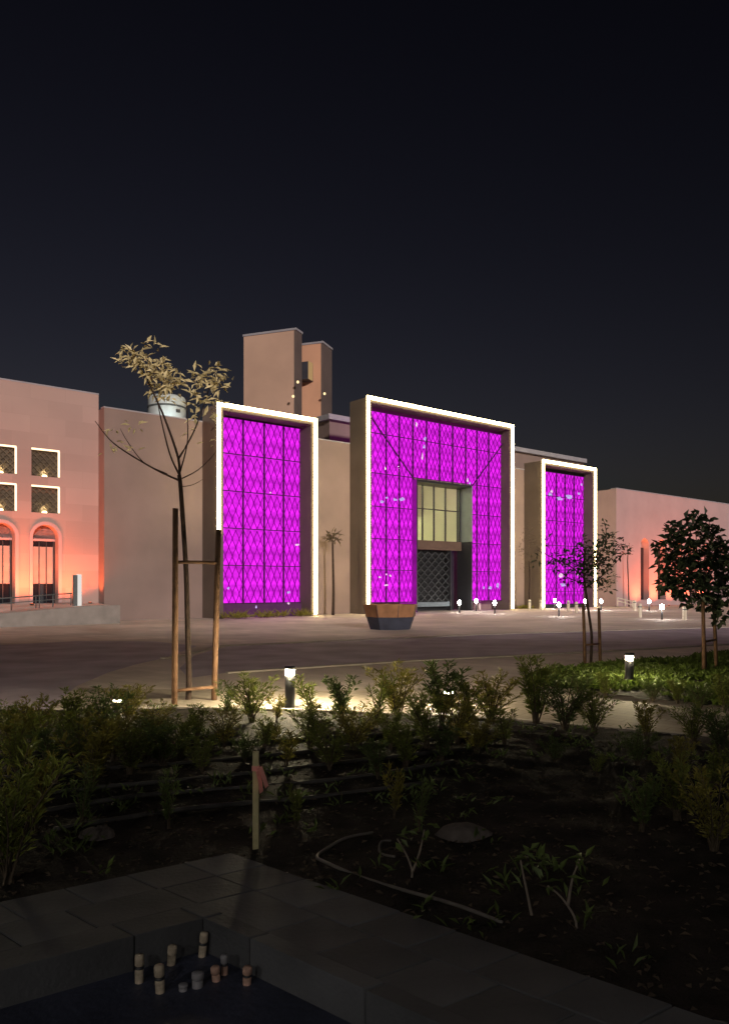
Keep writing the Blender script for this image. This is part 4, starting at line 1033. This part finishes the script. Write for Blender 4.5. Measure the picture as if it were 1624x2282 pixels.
def hose(pts, r, m, label, z=0.05, group='irrigation hoses'):
    P = [G(x, y, z) + Vector((0,0,0.012*math.sin(i*2.1))) for i, (x, y) in enumerate(pts)]
    mb = MB(); limb(mb, P, r, r, P[0], 7)
    o = mb.build('irrigation_hose', M[m], None, P[0]); return tag(o, label, 'hose', group)
HL = [([(-80,1745),(150,1722),(400,1700),(640,1680),(900,1655),(1120,1640)],), ([(-60,1790),(200,1760),(480,1730),(760,1700),(1050,1670)],), ([(60,1815),(300,1778),(560,1752),(800,1732),(1010,1700)],), ([(120,1850),(420,1806),(700,1775),(950,1745)],), ([(-40,1690),(200,1672),(480,1655),(800,1640),(1000,1628)],)]
for i, (pts,) in enumerate(HL):
    hose(pts, 0.02, 'hose', 'dark irrigation hose across the bed, %s counted from the path' % ORD[[2,3,4,5,1][i]-1])
hose([(830,1856),(770,1872),(722,1892),(706,1910),(725,1926),(800,1950),(900,1985),(1010,2020),(1120,2052)], 0.010, 'hose_pale', 'thin pale hose bending sharply beside the lath', 0.05)
hose([(870,1874),(850,1880),(845,1893),(856,1906),(880,1914)], 0.008, 'hose_pale', 'short looped end of hose beside the forked seedling', 0.05)
hose([(1120,1612),(1180,1616),(1236,1622),(1228,1630),(1190,1632),(1130,1628)], 0.012, 'hose_pale', 'pale hose end at the edge of the path', 0.05)
def rock(x, y, w, h, label, seed):
    p = G(x, y, 0.0); k = p.y/F; rr = random.Random(seed); mb = MB(); seg = 14; vs = []; fs = []
    prof = [(1.0, 0), (0.98, .35), (.8, .75), (.45, .97), (0.05, 1.0)]
    for i, (r_, z_) in enumerate(prof):
        for q in range(seg):
            a = 2*math.pi*q/seg; n_ = 1+0.22*noise.noise(Vector((math.cos(a)*1.4, math.sin(a)*1.4, seed+z_)))
            vs.append((w*k/2*r_*n_*math.cos(a), w*k/2*0.6*r_*n_*math.sin(a), h*k*z_*n_))
    for i in range(len(prof)-1):
        for q in range(seg): fs.append((i*seg+q, i*seg+(q+1)%seg, (i+1)*seg+(q+1)%seg, (i+1)*seg+q))
    fs.append(tuple((len(prof)-1)*seg+q for q in range(seg)))
    mb.add(vs, fs, True); tag(mb.build('stone', M['stone'], None, p), label, 'stone', 'stones in the bed')
rock(215, 1878, 90, 34, 'flat pale stone on the dark soil at the left', 3)
rock(1035, 1872, 130, 34, 'broad flat stone on the dark soil right of the looped hose', 9)
# pipe stubs at the inner corner of the basin
PB = -0.10
PIPES = [(310,2128,2190,10,'pipe_cream','tall cream pipe stub, leftmost at the basin corner',1),(381,2105,2150,10,'pipe_cream','cream capped pipe stub standing behind the others',0),(357,2150,2212,11,'pipe_cream','cream pipe stub with dark collar, nearest the viewer',1),
         (450,2078,2132,9,'pipe_cream','double cream pipe stub deepest in the basin corner',1),(408,2192,2208,10,'pipe_grey','lowest grey white pipe stub lying in the basin',0),(440,2166,2200,13,'pipe_grey','wide grey pipe stub in the middle of the group',0),
         (482,2152,2186,10,'pipe_pink','salmon pipe stub leaning right of the grey one',0),(500,2126,2172,8,'pipe_pink','slim dull salmon pipe stub behind the leaning one',1),(550,2152,2194,10,'pipe_pink','salmon pipe stub, rightmost at the basin corner',1)]
for x, yt, yb, r_, m_, lab, dbl in PIPES:
    p = G(x, yb, PB); k = p.y/F; h = (yb-yt)*k*1.0; r0 = r_*k*1.05
    t = thing('pipe_stub', lab, 'pipe', p, 0, 'pipe stubs in the basin')
    t.rotation_euler = (rnd.uniform(-.09,.09), rnd.uniform(-.10,.10), 0); t.location.z -= 0.004
    MB().lathe([(r0*0.9,0),(r0*0.9,h*0.5),(r0*0.82,h*0.5)], 14).build('pipe', M[m_], t)
    if dbl: MB().lathe([(r0*0.96,h*0.50),(r0*0.96,h*0.60)], 14).build('collar', M['metal_dark'], t)
    MB().lathe([(r0*0.8,h*(0.60 if dbl else 0.5)),(r0,h*0.64),(r0,h*0.93),(r0*0.85,h),(0.001,h)], 14).build('cap', M[m_] if not lab.startswith('slim') else M['pipe_grey'], t)
